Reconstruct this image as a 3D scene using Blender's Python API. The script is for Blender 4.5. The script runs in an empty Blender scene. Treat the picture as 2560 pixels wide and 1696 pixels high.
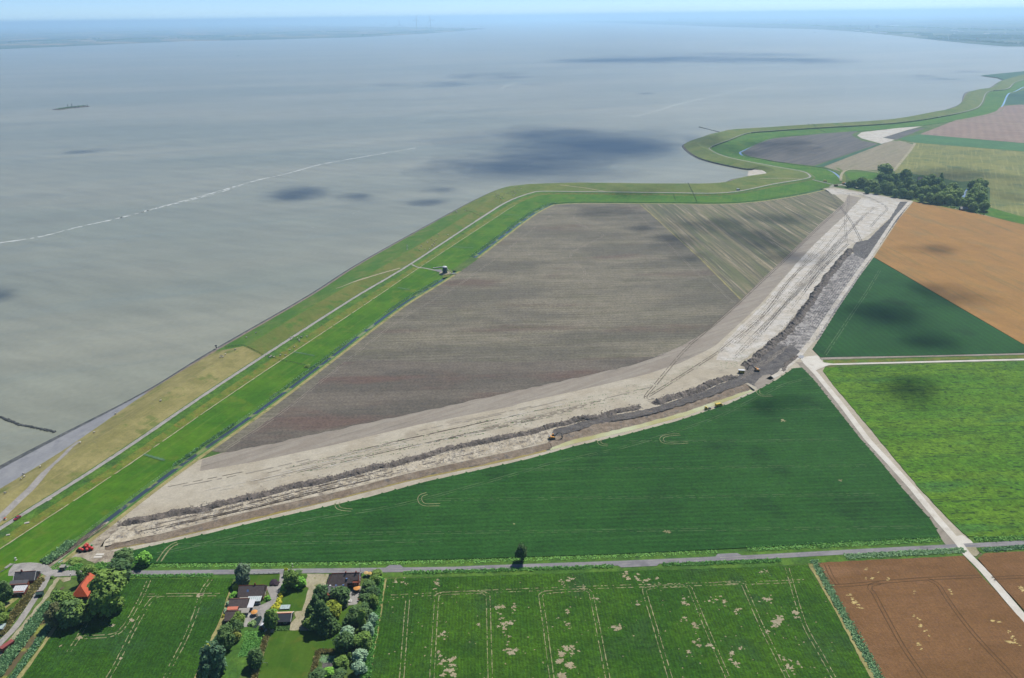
import bpy, bmesh, math, random
import numpy as np
from mathutils import Vector, Matrix
from mathutils.geometry import tessellate_polygon

random.seed(7)
RNG = np.random.default_rng(7)
SC = bpy.context.scene
COL = SC.collection

# ------------------------------------------------------------------ camera
CAM_H, FPX, ROLL = 280.0, 1952.0, 0.0135
PITCH = math.atan(807.3 / FPX)
ct, st = math.cos(PITCH), math.sin(PITCH)
FWD = Vector((0, ct, -st))
UP0 = Vector((0, st, ct))
RT0 = Vector((1, 0, 0))
RT = RT0 * math.cos(ROLL) - UP0 * math.sin(ROLL)
UP = UP0 * math.cos(ROLL) + RT0 * math.sin(ROLL)
cam_d = bpy.data.cameras.new("camera")
cam_d.sensor_width = 36.0
cam_d.lens = 36.0 * FPX / 2560.0
cam_d.clip_start = 1.0
cam_d.clip_end = 400000.0
cam = bpy.data.objects.new("camera", cam_d)
COL.objects.link(cam)
M3 = Matrix((RT, UP, -FWD)).transposed()
cam.matrix_world = Matrix.Translation((0, 0, CAM_H)) @ M3.to_4x4()
SC.camera = cam

# ------------------------------------------------------------------ light
SUN_AZ, SUN_EL = math.radians(37), math.radians(57)     # azimuth clockwise from +Y
SUN_H = Vector((math.sin(SUN_AZ), math.cos(SUN_AZ), 0))
world = bpy.data.worlds.new("World")
SC.world = world
world.use_nodes = True
wn = world.node_tree
sky = wn.nodes.new("ShaderNodeTexSky")
sky.sky_type = 'NISHITA'
sky.sun_disc = False
sky.sun_elevation = SUN_EL
sky.sun_rotation = SUN_AZ
sky.altitude = 3000
sky.air_density = 0.82
sky.dust_density = 1.1
sky.ozone_density = 10.0
wn.links.new(sky.outputs[0], wn.nodes["Background"].inputs[0])
wn.nodes["Background"].inputs[1].default_value = 0.097
sun_d = bpy.data.lights.new("sun", 'SUN')
sun_d.energy = 5.0
sun_d.angle = math.radians(0.53)
sun_d.color = (1.0, 0.955, 0.88)
sun = bpy.data.objects.new("sun", sun_d)
COL.objects.link(sun)
sdir = Vector((SUN_H.x * math.cos(SUN_EL), SUN_H.y * math.cos(SUN_EL), math.sin(SUN_EL)))
sun.rotation_euler = sdir.to_track_quat('Z', 'Y').to_euler()
SC.view_settings.view_transform = 'Standard'
SC.view_settings.look = 'None'
SC.view_settings.exposure = 0.52
SC.view_settings.gamma = 1.0
SC.view_settings.use_curve_mapping = False
HAZE = 7.2e-5
cy = SC.cycles
cy.use_denoising = True
cy.use_adaptive_sampling = True
cy.adaptive_threshold = 0.02
cy.max_bounces = 5
cy.diffuse_bounces = 2
cy.glossy_bounces = 2
cy.transmission_bounces = 3
cy.volume_bounces = 1
cy.transparent_max_bounces = 40
cy.caustics_reflective = False
cy.caustics_refractive = False

# ------------------------------------------------------------------ photo grid -> ground plan
LAND = 1.7
HX = [-400, 0, 300, 600, 900, 1280, 1600, 1900, 2300, 2560, 3000]
HY = [86, 72, 62, 50, 36, 27, 25, 27, 32, 34, 38]

def hline(x):
    return 58.0 - 0.0135 * x

def G(x, y, z=LAND):
    """ground-plan point (metres) seen at photograph position x, y, at height z"""
    if y < 320:
        t = float(np.interp(x, HX, HY))
        y = y + (hline(x) - t) * max(0.0, min(1.0, 1 - (y - t) / 250.0))
    d = FWD * FPX + RT * (x - 1280) + UP * (848 - y)
    if d.z > -0.9:
        d.z = -0.9
    k = (z - CAM_H) / d.z
    return Vector((d.x * k, d.y * k, z))

def scale_at(p):
    """photograph pixels per metre across the view at a world point"""
    v = Vector(p) - Vector((0, 0, CAM_H))
    return FPX / v.dot(FWD)

# ------------------------------------------------------------------ object helpers
def tag(o, label=None, cat=None, group=None, kind=None):
    if label: o["label"] = label
    if cat: o["category"] = cat
    if group: o["group"] = group
    if kind: o["kind"] = kind
    return o

def link(name, me, mat=None, parent=None):
    o = bpy.data.objects.new(name, me)
    COL.objects.link(o)
    if mat is not None and me is not None and not me.materials:
        me.materials.append(mat)
    if parent is not None:
        o.parent = parent
    return o

def empty(name, loc=(0, 0, 0), rz=0.0):
    o = bpy.data.objects.new(name, None)
    COL.objects.link(o)
    o.empty_display_size = 0.5
    o.location = loc
    o.rotation_euler = (0, 0, rz)
    return o

def mesh(name, v, f):
    me = bpy.data.meshes.new(name)
    me.from_pydata([tuple(p) for p in v], [], [tuple(q) for q in f])
    me.update()
    return me

def quads_mesh(name, V):
    """V: (n,4,3) array of loose quads"""
    n = len(V)
    me = bpy.data.meshes.new(name)
    me.vertices.add(n * 4)
    me.vertices.foreach_set("co", np.ascontiguousarray(V, dtype=np.float32).reshape(-1))
    me.loops.add(n * 4)
    me.loops.foreach_set("vertex_index", np.arange(n * 4, dtype=np.int32))
    me.polygons.add(n)
    me.polygons.foreach_set("loop_start", np.arange(0, n * 4, 4, dtype=np.int32))
    me.polygons.foreach_set("loop_total", np.full(n, 4, dtype=np.int32))
    me.update(calc_edges=True)
    return me

class MB:
    """collects boxes, prisms, tubes; build() links them as one mesh object"""
    def __init__(s): s.v, s.f = [], []
    def add(s, v, f):
        o = len(s.v); s.v += [tuple(p) for p in v]; s.f += [tuple(i + o for i in q) for q in f]; return s
    def box(s, x0, x1, y0, y1, z0, z1, rz=0.0, c=None):
        v = [(x0,y0,z0),(x1,y0,z0),(x1,y1,z0),(x0,y1,z0),(x0,y0,z1),(x1,y0,z1),(x1,y1,z1),(x0,y1,z1)]
        if rz:
            cx, cy_ = c or ((x0+x1)/2, (y0+y1)/2)
            C, S = math.cos(rz), math.sin(rz)
            v = [(cx+(a-cx)*C-(b-cy_)*S, cy_+(a-cx)*S+(b-cy_)*C, z) for a, b, z in v]
        return s.add(v, [(0,3,2,1),(4,5,6,7),(0,1,5,4),(1,2,6,5),(2,3,7,6),(3,0,4,7)])
    def tube(s, p, q, r0, r1=None, n=8, caps=True):
        r1 = r0 if r1 is None else r1
        p, q = Vector(p), Vector(q); d = (q - p).normalized()
        a = d.orthogonal().normalized(); b = d.cross(a)
        v = []
        for c, r in ((p, r0), (q, r1)):
            for i in range(n):
                t = 2*math.pi*i/n; v.append(c + a*math.cos(t)*r + b*math.sin(t)*r)
        f = [(i, (i+1) % n, n+(i+1) % n, n+i) for i in range(n)]
        if caps: f += [tuple(range(n-1, -1, -1)), tuple(range(n, 2*n))]
        return s.add(v, f)
    def lathe(s, prof, n=16, c=(0,0,0)):
        v, f = [], []
        for r, z in prof:
            for i in range(n):
                t = 2*math.pi*i/n; v.append((c[0]+r*math.cos(t), c[1]+r*math.sin(t), c[2]+z))
        for j in range(len(prof)-1):
            for i in range(n):
                f.append((j*n+i, j*n+(i+1) % n, (j+1)*n+(i+1) % n, (j+1)*n+i))
        f.append(tuple(range(n-1, -1, -1))); f.append(tuple((len(prof)-1)*n+i for i in range(n)))
        return s.add(v, f)
    def prism(s, pts, y0, y1):
        """outline in x,z extruded along y"""
        n = len(pts)
        v = [(x, y0, z) for x, z in pts] + [(x, y1, z) for x, z in pts]
        f = [(i, (i+1) % n, n+(i+1) % n, n+i) for i in range(n)] + [tuple(range(n-1, -1, -1)), tuple(range(n, 2*n))]
        return s.add(v, f)
    def build(s, name, mat, parent=None, smooth=False):
        me = mesh(name, s.v, s.f)
        bm = bmesh.new(); bm.from_mesh(me); bmesh.ops.recalc_face_normals(bm, faces=bm.faces); bm.to_mesh(me); bm.free()
        if smooth:
            for p in me.polygons: p.use_smooth = True
        return link(name, me, mat, parent)

def copy_tree(o, parent=None):
    c = o.copy(); COL.objects.link(c); c.parent = parent
    for ch in o.children: copy_tree(ch, c)
    return c

# ------------------------------------------------------------------ materials
def lin(c):
    return tuple((v/12.92 if v <= 0.04045 else ((v+0.055)/1.055)**2.4) for v in c)
GAIN = 0.445
def S(r, g, b, k=1.0):
    """base colour of a surface that reads r, g, b (0-255) in full sun"""
    l = lin((r/255, g/255, b/255)); return (l[0]*GAIN*k, l[1]*GAIN*k, l[2]*GAIN*k, 1)

class NT:
    def __init__(s, name):
        s.m = bpy.data.materials.new(name); s.m.use_nodes = True
        s.t = s.m.node_tree; s.b = s.t.nodes["Principled BSDF"]
        s.co = s.t.nodes.new("ShaderNodeTexCoord").outputs["Object"]
    def n(s, ty, **kw):
        x = s.t.nodes.new(ty)
        for k, v in kw.items(): setattr(x, k, v)
        return x
    def l(s, a, b): s.t.links.new(a, b)
    def noise(s, scale, vec=None, detail=3, rough=.55, off=0.0, dist=0.0):
        x = s.n("ShaderNodeTexNoise"); x.inputs["Scale"].default_value = scale
        x.inputs["Detail"].default_value = detail; x.inputs["Roughness"].default_value = rough
        x.inputs["Distortion"].default_value = dist
        v = vec if vec is not None else s.co
        if off:
            a = s.n("ShaderNodeVectorMath"); a.operation = 'ADD'; s.l(v, a.inputs[0]); a.inputs[1].default_value = (off, off*1.7, 0); v = a.outputs[0]
        s.l(v, x.inputs["Vector"]); return x.outputs[0]
    def ramp(s, fac, lo, hi):
        x = s.n("ShaderNodeMapRange"); x.interpolation_type = 'SMOOTHSTEP'
        x.inputs[1].default_value = lo; x.inputs[2].default_value = hi
        s.l(fac, x.inputs[0]); return x.outputs[0]
    def rng(s, fac, a, b, lo=0.0, hi=1.0):
        x = s.n("ShaderNodeMapRange"); x.inputs[1].default_value = lo; x.inputs[2].default_value = hi
        x.inputs[3].default_value = a; x.inputs[4].default_value = b; s.l(fac, x.inputs[0]); return x.outputs[0]
    def mix(s, fac, a, b, blend='MIX'):
        x = s.n("ShaderNodeMix"); x.data_type = 'RGBA'; x.blend_type = blend; x.clamp_factor = True
        for sock, v in ((x.inputs[0], fac), (x.inputs[6], a), (x.inputs[7], b)):
            if hasattr(v, "is_linked"): s.l(v, sock)
            elif isinstance(v, (int, float)): sock.default_value = v
            else: sock.default_value = v
        return x.outputs[2]
    def rot(s, ang, sx, sy):
        a = s.n("ShaderNodeVectorRotate"); a.rotation_type = 'Z_AXIS'; s.l(s.co, a.inputs["Vector"]); a.inputs["Angle"].default_value = -math.radians(ang)
        m = s.n("ShaderNodeVectorMath"); m.operation = 'MULTIPLY'; s.l(a.outputs[0], m.inputs[0]); m.inputs[1].default_value = (sx, sy, 0.0)
        return m.outputs[0]
    def mul(s, col, fac):
        x = s.n("ShaderNodeVectorMath"); x.operation = 'SCALE'; s.l(col, x.inputs[0]); s.l(fac, x.inputs["Scale"]); return x.outputs[0]
    def math(s, op, a, b=None):
        x = s.n("ShaderNodeMath"); x.operation = op
        for i, v in enumerate((a, b)):
            if v is None: continue
            if hasattr(v, "is_linked"): s.l(v, x.inputs[i])
            else: x.inputs[i].default_value = v
        return x.outputs[0]
    def done(s, col, rough=.9, spec=.2, bump=None, bstr=.5, bdist=.1):
        if hasattr(col, "is_linked"): s.l(col, s.b.inputs["Base Color"])
        else: s.b.inputs["Base Color"].default_value = col
        s.b.inputs["Roughness"].default_value = rough
        s.b.inputs["Specular IOR Level"].default_value = spec
        if bump is not None:
            x = s.n("ShaderNodeBump"); x.inputs["Strength"].default_value = bstr; x.inputs["Distance"].default_value = bdist
            s.l(bump, x.inputs["Height"]); s.l(x.outputs[0], s.b.inputs["Normal"])
        return s.m

def plain(name, c, rough=.6, spec=.3, vary=.12, scale=.8, metal=0.0):
    t = NT(name)
    col = t.n("ShaderNodeRGB"); col.outputs[0].default_value = c
    k = t.rng(t.noise(scale, detail=4), 1-vary, 1+vary, .3, .7)
    t.b.inputs["Metallic"].default_value = metal
    return t.done(t.mul(col.outputs[0], k), rough, spec)

def field(name, ca, cb, cc=None, L=40, lo=.4, hi=.6, cc_lo=.55, cc_hi=.7, ccL=None, fine=1.5, famt=.25, mid=8, mamt=.12, rows=None, streak=None, bump=.0, rough=.95, stretch=None):
    """ground cover: two tones in patches, a third in blotches, sowing rows, streaks along the rows, fine speckle"""
    t = NT(name)
    vec = t.rot(*stretch) if stretch else None
    L_ = 1.0 if stretch else 1.0/L
    col = t.mix(t.ramp(t.noise(L_, vec, 4), lo, hi), ca, cb)
    if cc is not None:
        col = t.mix(t.ramp(t.noise(L_ * (L/(ccL or L*.6)), vec, 4, off=31.7), cc_lo, cc_hi), col, cc)
    if streak:
        ang, lo_, sh_, c_, amt, a0, a1 = streak
        col = t.mix(t.math('MULTIPLY', t.ramp(t.noise(1.0, t.rot(ang, 1/lo_, 1/sh_), 5, .65), a0, a1), amt), col, c_)
    k = t.rng(t.noise(1/fine, detail=3, rough=.7), 1-famt, 1+famt, .3, .7)
    k = t.math('MULTIPLY', k, t.rng(t.noise(1/mid, detail=3, off=11.3), 1-mamt, 1+mamt, .3, .7))
    if rows:
        ang, per, amt = rows
        sep = t.n("ShaderNodeSeparateXYZ"); t.l(t.rot(ang, 1.0, 1.0), sep.inputs[0])
        y = t.math('ADD', sep.outputs[1], t.rng(t.noise(.05), -.6, .6))
        w = t.math('SINE', t.math('MULTIPLY', y, 2*math.pi/per))
        k = t.math('MULTIPLY', k, t.rng(w, 1-amt, 1+amt, -1, 1))
    col = t.mul(col, k)
    return t.done(col, rough, .15, k if bump else None, bump, .5)

def cat_map(pts, n):
    """Catmull-Rom through points, n steps a span"""
    P = [Vector(p) for p in pts]
    P = [P[0]*2-P[1]] + P + [P[-1]*2-P[-2]]
    out = []
    for i in range(1, len(P)-2):
        for k in range(n):
            t = k/n; a, b, c, d = P[i-1], P[i], P[i+1], P[i+2]
            out.append(.5*((2*b)+(c-a)*t+(2*a-5*b+4*c-d)*t*t+(3*b-a-3*c+d)*t**3))
    out.append(P[-2]); return out

def poly(name, pts, mat, lay=1, z=None, parent=None, holes=(), rag=0, step=3.0, world_pts=False, slab=0, kind="structure"):
    """flat sheet (or slab of standing crop) with its outline on the ground plan"""
    zt = (LAND + .035*lay if z is None else z) + slab
    P = [Vector((p[0], p[1], zt)) for p in pts] if world_pts else [G(x, y, zt) for x, y in pts]
    if rag:
        Q = []
        for i, a in enumerate(P):
            b = P[(i+1) % len(P)]; d = b-a; L = d.length
            k = max(1, min(400, int(L/step))); nrm = Vector((-d.y, d.x, 0)).normalized() if L > 1e-6 else Vector((0, 0, 0))
            for j in range(k):
                w = rag*random.uniform(-1, 1) if j else 0
                Q.append(a+d*(j/k)+nrm*w)
        P = Q
    hs = [[Vector((p[0], p[1], zt)) for p in h] for h in holes]
    tri = tessellate_polygon([P]+hs)
    V = list(P)
    for h in hs: V += h
    F = [tuple(t) for t in tri]
    F = [f if (V[f[1]]-V[f[0]]).cross(V[f[2]]-V[f[0]]).z > 0 else (f[0], f[2], f[1]) for f in F]
    if slab:
        n = len(P); o = len(V)
        V += [Vector((p.x, p.y, zt-slab-.05)) for p in P]
        F += [(i, (i+1) % n, o+(i+1) % n, o+i) for i in range(n)]
    ob = link(name, mesh(name, V, F), mat, parent)
    if parent is None: ob["kind"] = kind
    return ob

def teeth(P, pitch, depth):
    """saw-tooth along a world polyline: what a machine leaves that cut the crop in passes"""
    out = [P[0]]; acc = 0.0
    for a, b in zip(P, P[1:]):
        d = b-a; L = d.length; u = d/L; n = Vector((-u.y, u.x, 0)); s = 0.0
        while True:
            nxt = pitch*(0.8+.4*random.random())
            if s+nxt > L: break
            dd = depth*random.uniform(.5, 1.2)
            out.append(a+u*(s+nxt*.82)+n*dd*.15); out.append(a+u*(s+nxt*.9)+n*dd); out.append(a+u*(s+nxt)-n*dd*.1)
            s += nxt
        out.append(b)
    return out

def arc(P, step):
    """resample a world polyline at an even step"""
    out = [P[0].copy()]; need = step
    for a, b in zip(P, P[1:]):
        L = (b-a).length; s = 0.0
        while L-s >= need:
            s += need; out.append(a+(b-a)*(s/L)); need = step
        need -= L-s
    out.append(P[-1].copy()); return out

def normals(P):
    N = []
    for i in range(len(P)):
        d = P[min(i+1, len(P)-1)]-P[max(i-1, 0)]; d.z = 0
        d.normalize(); N.append(Vector((-d.y, d.x, 0)))
    return N

def strip(name, pts, w, mat, lay=2, z=None, parent=None, smooth=0, rag=0, step=4.0, gap=0.0, off=0.0, world_pts=False, kind="structure"):
    """ribbon along a line on the ground; rag = ragged width, gap = share left out; off = sideways offset"""
    zt = LAND + .035*lay if z is None else z
    P = [Vector((p[0], p[1], zt)) for p in pts] if world_pts else [G(x, y, zt) for x, y in pts]
    if smooth: P = cat_map(P, smooth)
    P = arc(P, step); N = normals(P)
    V, F = [], []
    for i, (p, n) in enumerate(zip(P, N)):
        ww = w*(1+rag*random.uniform(-1, 1))/2; c = p+n*(off+rag*w*.25*random.uniform(-1, 1))
        V += [c+n*ww, c-n*ww]
        if i and random.random() >= gap: F.append((2*i-2, 2*i-1, 2*i+1, 2*i))
    ob = link(name, mesh(name, V, F or [(0, 1, 1)][:0]), mat, parent)
    if parent is None: ob["kind"] = kind
    return ob

def pair(name, pts, gauge, w, mat, parent, lay=4, z=None, **kw):
    """the two wheel marks of one pass"""
    for s in (-1, 1):
        strip(name, pts, w, mat, lay, z, parent, off=s*gauge/2, **kw)

def loft(name, A, B, mat, parent=None, kind="structure", sub=1):
    V, F = [], []; m = sub+1
    for a, b in zip(A, B):
        for j in range(m): V.append(a.lerp(b, j/sub))
    for i in range(len(A)-1):
        for j in range(sub):
            F.append((i*m+j, i*m+j+1, (i+1)*m+j+1, (i+1)*m+j))
    me = mesh(name, V, F)
    bm = bmesh.new(); bm.from_mesh(me)
    for f in bm.faces:
        f.normal_update()
        if f.normal.z < 0: f.normal_flip()
        f.smooth = True
    bm.to_mesh(me); bm.free()
    ob = link(name, me, mat, parent)
    if parent is None: ob["kind"] = kind
    return ob
# ------------------------------------------------------------------ ground materials
ROW = 1.8            # the road and the sowing rows run this many degrees off the view's cross axis
m_ground = field("rough_grass", S(86,118,52), S(104,128,60), S(120,120,70), L=30, fine=2, famt=.3)
m_verge = field("verge_grass", S(80,122,46), S(98,136,50), S(70,108,50), L=14, fine=1.2, famt=.35, mid=4, mamt=.2)
m_lawn = field("lawn_grass", S(70,110,24), S(84,118,30), S(98,116,36), L=12, fine=1.2, famt=.1, mid=5, mamt=.08, streak=(ROW+85,30,1.6,S(104,130,60),.45,.5,.72))
m_meadow = field("meadow_grass", S(70,122,14), S(88,134,18), S(108,134,34), L=34, fine=2.5, famt=.16, mid=9, mamt=.12, streak=(71,70,4,S(116,142,52),.6,.48,.72))
m_slope_dry = field("dry_dike_grass", S(150,145,90), S(168,160,104), S(124,134,70), L=25, fine=1.5, famt=.14, mid=6, mamt=.1, streak=(72,40,2.0,S(182,170,118),.6,.5,.7))
m_slope_green = field("green_dike_grass", S(80,126,42), S(96,132,50), S(124,136,70), L=28, cc_lo=.5, cc_hi=.72, fine=1.8, famt=.18, mid=6, mamt=.12, streak=(66,50,2.5,S(116,136,64),.5,.5,.72))
m_slope_inner = field("grazed_dike_grass", S(112,128,58), S(126,132,66), S(92,128,48), L=24, fine=1.8, famt=.15, mid=5, mamt=.1)
m_slope_olive = field("olive_dike_grass", S(112,130,60), S(126,138,66), S(92,126,48), L=40, fine=3, famt=.15, mid=10, mamt=.1)
m_dryband = field("rough_dry_band", S(100,130,42), S(128,138,56), S(134,128,56), L=9, cc_lo=.5, cc_hi=.68, fine=1.2, famt=.28, mid=4, mamt=.18, streak=(70,30,1.8,S(156,152,84),.45,.56,.74))
m_asphalt = field("asphalt", S(148,146,150), S(160,158,160), S(136,134,138), L=20, fine=1.5, famt=.1, mid=6, mamt=.06, streak=(ROW,40,.8,S(176,174,174),.5,.5,.75))
m_apron = field("apron_asphalt", S(158,160,164), S(168,170,172), S(150,152,158), L=18, fine=1.4, famt=.08, mid=5, mamt=.06)
m_tarmac_pale = field("pale_tarmac", S(176,172,166), S(186,182,176), S(160,158,154), L=6, fine=.8, famt=.15, mid=3, mamt=.1)
m_revet = field("revetment_stone", S(160,142,126), S(148,138,128), S(110,108,106), L=8, fine=1.2, famt=.35, mid=3, mamt=.2)
m_revet_wet = field("wet_stone", S(92,96,98), S(112,114,114), S(76,82,84), L=6, fine=1.2, famt=.4, mid=3, mamt=.25)
m_plough = field("ploughed_clay", S(122,117,104), S(146,139,121), S(124,108,96), ccL=1.0, L=1, cc_lo=.54, cc_hi=.7, stretch=(ROW,1/190,1/55), fine=2.2, famt=.3, mid=14, mamt=.1, streak=(ROW,70,3.0,S(104,104,78),.6,.46,.66), rows=(ROW,6.5,.05))
m_stubble = field("stubble", S(150,142,112), S(120,124,90), S(186,174,146), ccL=1.0, L=1, cc_lo=.55, cc_hi=.66, stretch=(-85.5,1/160,1/9), fine=2, famt=.16, mid=6, mamt=.1, streak=(-85.5,150,3.2,S(100,100,88),.8,.45,.6))
m_harrow = field("harrowed_soil", S(166,156,142), S(176,168,154), S(152,144,132), ccL=1.0, L=1, stretch=(34,1/60,1/4), fine=1.4, famt=.1, mid=6, mamt=.05)
m_beige = field("stripped_soil", S(196,186,164), S(206,198,178), S(184,174,154), L=30, fine=1.5, famt=.12, mid=7, mamt=.07, streak=(24,50,1.8,S(216,208,190),.6,.5,.7))
m_sandlight = field("bare_sand", S(214,206,190), S(224,220,210), S(196,190,176), L=14, fine=1.6, famt=.14, mid=5, mamt=.09, streak=(58,30,1.6,S(190,188,186),.5,.52,.7))
m_clay = field("churned_clay", S(198,186,162), S(216,206,184), S(150,140,126), L=7, cc_lo=.52, cc_hi=.66, fine=.9, famt=.3, mid=3, mamt=.2, streak=(24,24,1.0,S(120,112,102),.7,.56,.7))
m_clay_grey = field("churned_grey_clay", S(160,156,152), S(200,196,190), S(116,110,106), L=6, cc_lo=.5, cc_hi=.62, fine=1.0, famt=.35, mid=3, mamt=.22, streak=(58,20,1.0,S(112,108,106),.7,.52,.68))
m_trench = field("dug_clay", S(146,130,112), S(160,146,128), S(120,114,110), L=8, fine=1.1, famt=.28, mid=3, mamt=.2)
m_spoil = field("spoil_clay", S(128,119,110), S(146,136,126), S(104,98,94), L=5, fine=.8, famt=.35, mid=2.5, mamt=.2)
m_darkclay = field("dark_clay", S(104,100,98), S(120,116,112), S(88,84,86), L=8, fine=1, famt=.35, mid=3, mamt=.2, streak=(42,25,1.0,S(150,146,142),.6,.56,.7))
m_rut = plain("rut_soil", S(120,108,96), .9, .1, .25, .5)
m_rut_grey = plain("rut_grey_soil", S(112,106,104), .9, .1, .25, .5)
m_dirt = field("trampled_soil", S(178,166,146), S(192,182,162), S(146,134,118), L=6, cc_lo=.52, cc_hi=.66, fine=.9, famt=.28, mid=3, mamt=.18, streak=(40,16,.8,S(132,120,106),.7,.55,.7))
m_silt = NT("silty_water"); m_silt = m_silt.done(m_silt.mix(m_silt.ramp(m_silt.noise(.03),.35,.65), S(196,190,120), S(218,222,176)), .25, .5)
m_silt_old = plain("ochre_silt", S(166,150,70), .5, .3, .15, .3)
m_beet = field("beet_crop", S(40,90,28), S(48,98,34), S(36,80,28), L=60, fine=1.9, famt=.34, mid=7, mamt=.1, rows=(ROW,4.0,.09), streak=(ROW,110,3.5,S(58,108,44),.6,.48,.66), bump=.5)
m_beet_far = field("beet_crop_far", S(36,86,32), S(44,96,38), S(32,76,30), L=70, fine=2.2, famt=.2, mid=10, mamt=.06, rows=(-86,6,.09), bump=.3)
m_potato = field("potato_crop", S(86,134,26), S(102,142,30), S(80,130,50), L=1, ccL=1.0, stretch=(ROW,1/90,1/22), fine=2.4, famt=.45, mid=7, mamt=.25, streak=(ROW,6,2.2,S(36,76,28),1.0,.55,.62), rows=(ROW,6,.03), bump=.6)  # dark specks paint the shade between plants into the crop colour
m_row_field = field("root_crop", S(56,100,14), S(72,114,16), S(60,98,34), L=45, fine=1.5, famt=.42, mid=3.5, mamt=.2, rows=(ROW+90,1.6,.10), streak=(ROW+90,6,.5,S(36,84,38),.7,.52,.68), bump=.8)
m_bl_field = field("root_crop_west", S(52,96,18), S(64,108,20), S(58,100,38), L=40, fine=1.5, famt=.42, mid=3.5, mamt=.18, rows=(ROW+90,1.6,.10), streak=(ROW+90,6,.5,S(36,84,38),.6,.52,.68), bump=.8)
m_wheat = field("ripe_grain", S(144,106,68), S(134,98,60), S(152,114,78), L=1, ccL=1.0, stretch=(ROW,1/60,1/20), fine=.9, famt=.2, mid=5, mamt=.09, rows=(ROW+90,2.0,.03), streak=(ROW,30,1.2,S(128,98,66),.5,.5,.7), bump=.5)
m_wheat_far = field("ripe_orange_grain", S(184,140,78), S(176,134,76), S(164,134,84), L=1, ccL=1.0, stretch=(-70,1/90,1/40), fine=2.5, famt=.1, mid=12, mamt=.06, streak=(-86.6,120,5,S(136,124,76),.7,.5,.7))
m_olive_far = field("striped_young_crop", S(130,138,80), S(148,150,84), S(108,124,78), L=60, fine=3, famt=.1, mid=14, mamt=.08, streak=(62,120,4,S(176,172,110),.7,.5,.68))
m_pink_far = field("bare_pink_soil", S(162,138,124), S(170,148,132), S(150,130,120), L=60, fine=3, famt=.08, mid=14, mamt=.06, rows=(62,18,.05))
m_green_far = field("green_far_crop", S(80,128,78), S(88,136,82), None, L=60, fine=3, famt=.1)
m_darkgreen_far = field("dark_far_crop", S(62,106,80), S(72,114,82), None, L=60, fine=3, famt=.1)
m_bare_far = field("dark_bare_field", S(108,106,104), S(122,118,112), S(98,98,98), L=1, ccL=1.0, stretch=(47,1/120,1/10), fine=3, famt=.12, mid=10, mamt=.06)
m_beige_far = field("pale_stubble_far", S(158,150,124), S(166,156,130), S(146,146,112), L=1, ccL=1.0, stretch=(47,1/120,1/10), fine=3, famt=.1)
m_concrete = field("concrete", S(232,226,212), S(240,236,224), S(222,216,202), L=12, fine=1.0, famt=.07, mid=4, mamt=.05)
m_yellowstrip = field("dry_field_edge", S(168,160,104), S(180,172,116), S(134,142,78), L=10, fine=1.0, famt=.2, mid=4, mamt=.14)
m_bank = field("green_bank", S(88,134,58), S(104,146,70), S(84,118,62), L=8, fine=1.0, famt=.3)
m_reed = plain("reed_leaves", S(92,132,92), .8, .2, .3, .3)
m_tuft = plain("verge_leaves", S(86,136,56), .8, .2, .35, .3)
m_tuft_dry = plain("dry_stems", S(168,156,92), .8, .2, .3, .3)
m_soil_bare = field("bare_patch_soil", S(178,166,132), S(188,178,148), None, L=4, fine=.8, famt=.2)
m_straw = field("lodged_straw", S(216,192,124), S(226,204,140), S(186,156,98), L=3, fine=.7, famt=.3)
m_track_pale = plain("pale_wheel_mark", S(104,130,88), .9, .1, .35, .25)
m_track_soil = plain("soil_wheel_mark", S(160,158,118), .9, .1, .3, .3)
m_track_dark = plain("dark_wheel_mark", S(58,98,44), .9, .1, .3, .3)
m_track_wheat = plain("wheat_wheel_mark", S(106,80,52), .9, .1, .2, .3)
m_sandpath = field("sand_path", S(180,172,140), S(192,184,156), S(150,152,100), L=5, fine=.8, famt=.2)

# ------------------------------------------------------------------ water
t = NT("estuary_water")
c = t.mix(t.ramp(t.noise(1.0, t.rot(12, 1/1500, 1/420), 4), .35, .65), (.138,.150,.114,1), (.176,.178,.132,1))
c = t.mix(t.math('MULTIPLY', t.ramp(t.noise(1.0, t.rot(20, 1/700, 1/60), 5, .6, off=5), .5, .75), .35), c, (.098,.126,.118,1))
c = t.mul(c, t.rng(t.noise(1/5, detail=4), .93, 1.07, .3, .7)); c = t.mul(c, t.rng(t.noise(1.0, t.rot(-24, 1/90, 1/22), 4), .9, 1.1, .3, .7)); c = t.mul(c, t.rng(t.noise(1.0, t.rot(20, 1/420, 1/70), 4, off=9), .93, 1.07, .3, .7))
wv = t.math('ADD', t.noise(1.0, t.rot(-28, 1/2.2, 1/7.0), 3, .6), t.math('MULTIPLY', t.noise(1.0, t.rot(-24, 1/9, 1/40), 2), .8))
m_sea = t.done(c, .38, .5, wv, .35, .4)
m_sea.node_tree.nodes["Principled BSDF"].inputs["IOR"].default_value = 1.33
t = NT("ditch_water")
m_ditch = t.done(t.mix(t.ramp(t.noise(.06, detail=4), .52, .6), (.028,.04,.05,1), S(150,160,96)), .12, .5)
t = NT("duckweed_water")
m_duck = t.done(t.mix(t.ramp(t.noise(.09, detail=4, rough=.7), .46, .56), S(156,164,72), S(112,98,66)), .5, .3)
t = NT("pale_water")
m_palewater = t.done(t.mix(t.ramp(t.noise(.05), .4, .6), (.12,.15,.16,1), (.2,.22,.22,1)), .06, .6)

poly("sea", [(-180000,-3000),(180000,-3000),(180000,180000),(-180000,180000)], m_sea, z=0.0, world_pts=True)

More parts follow.
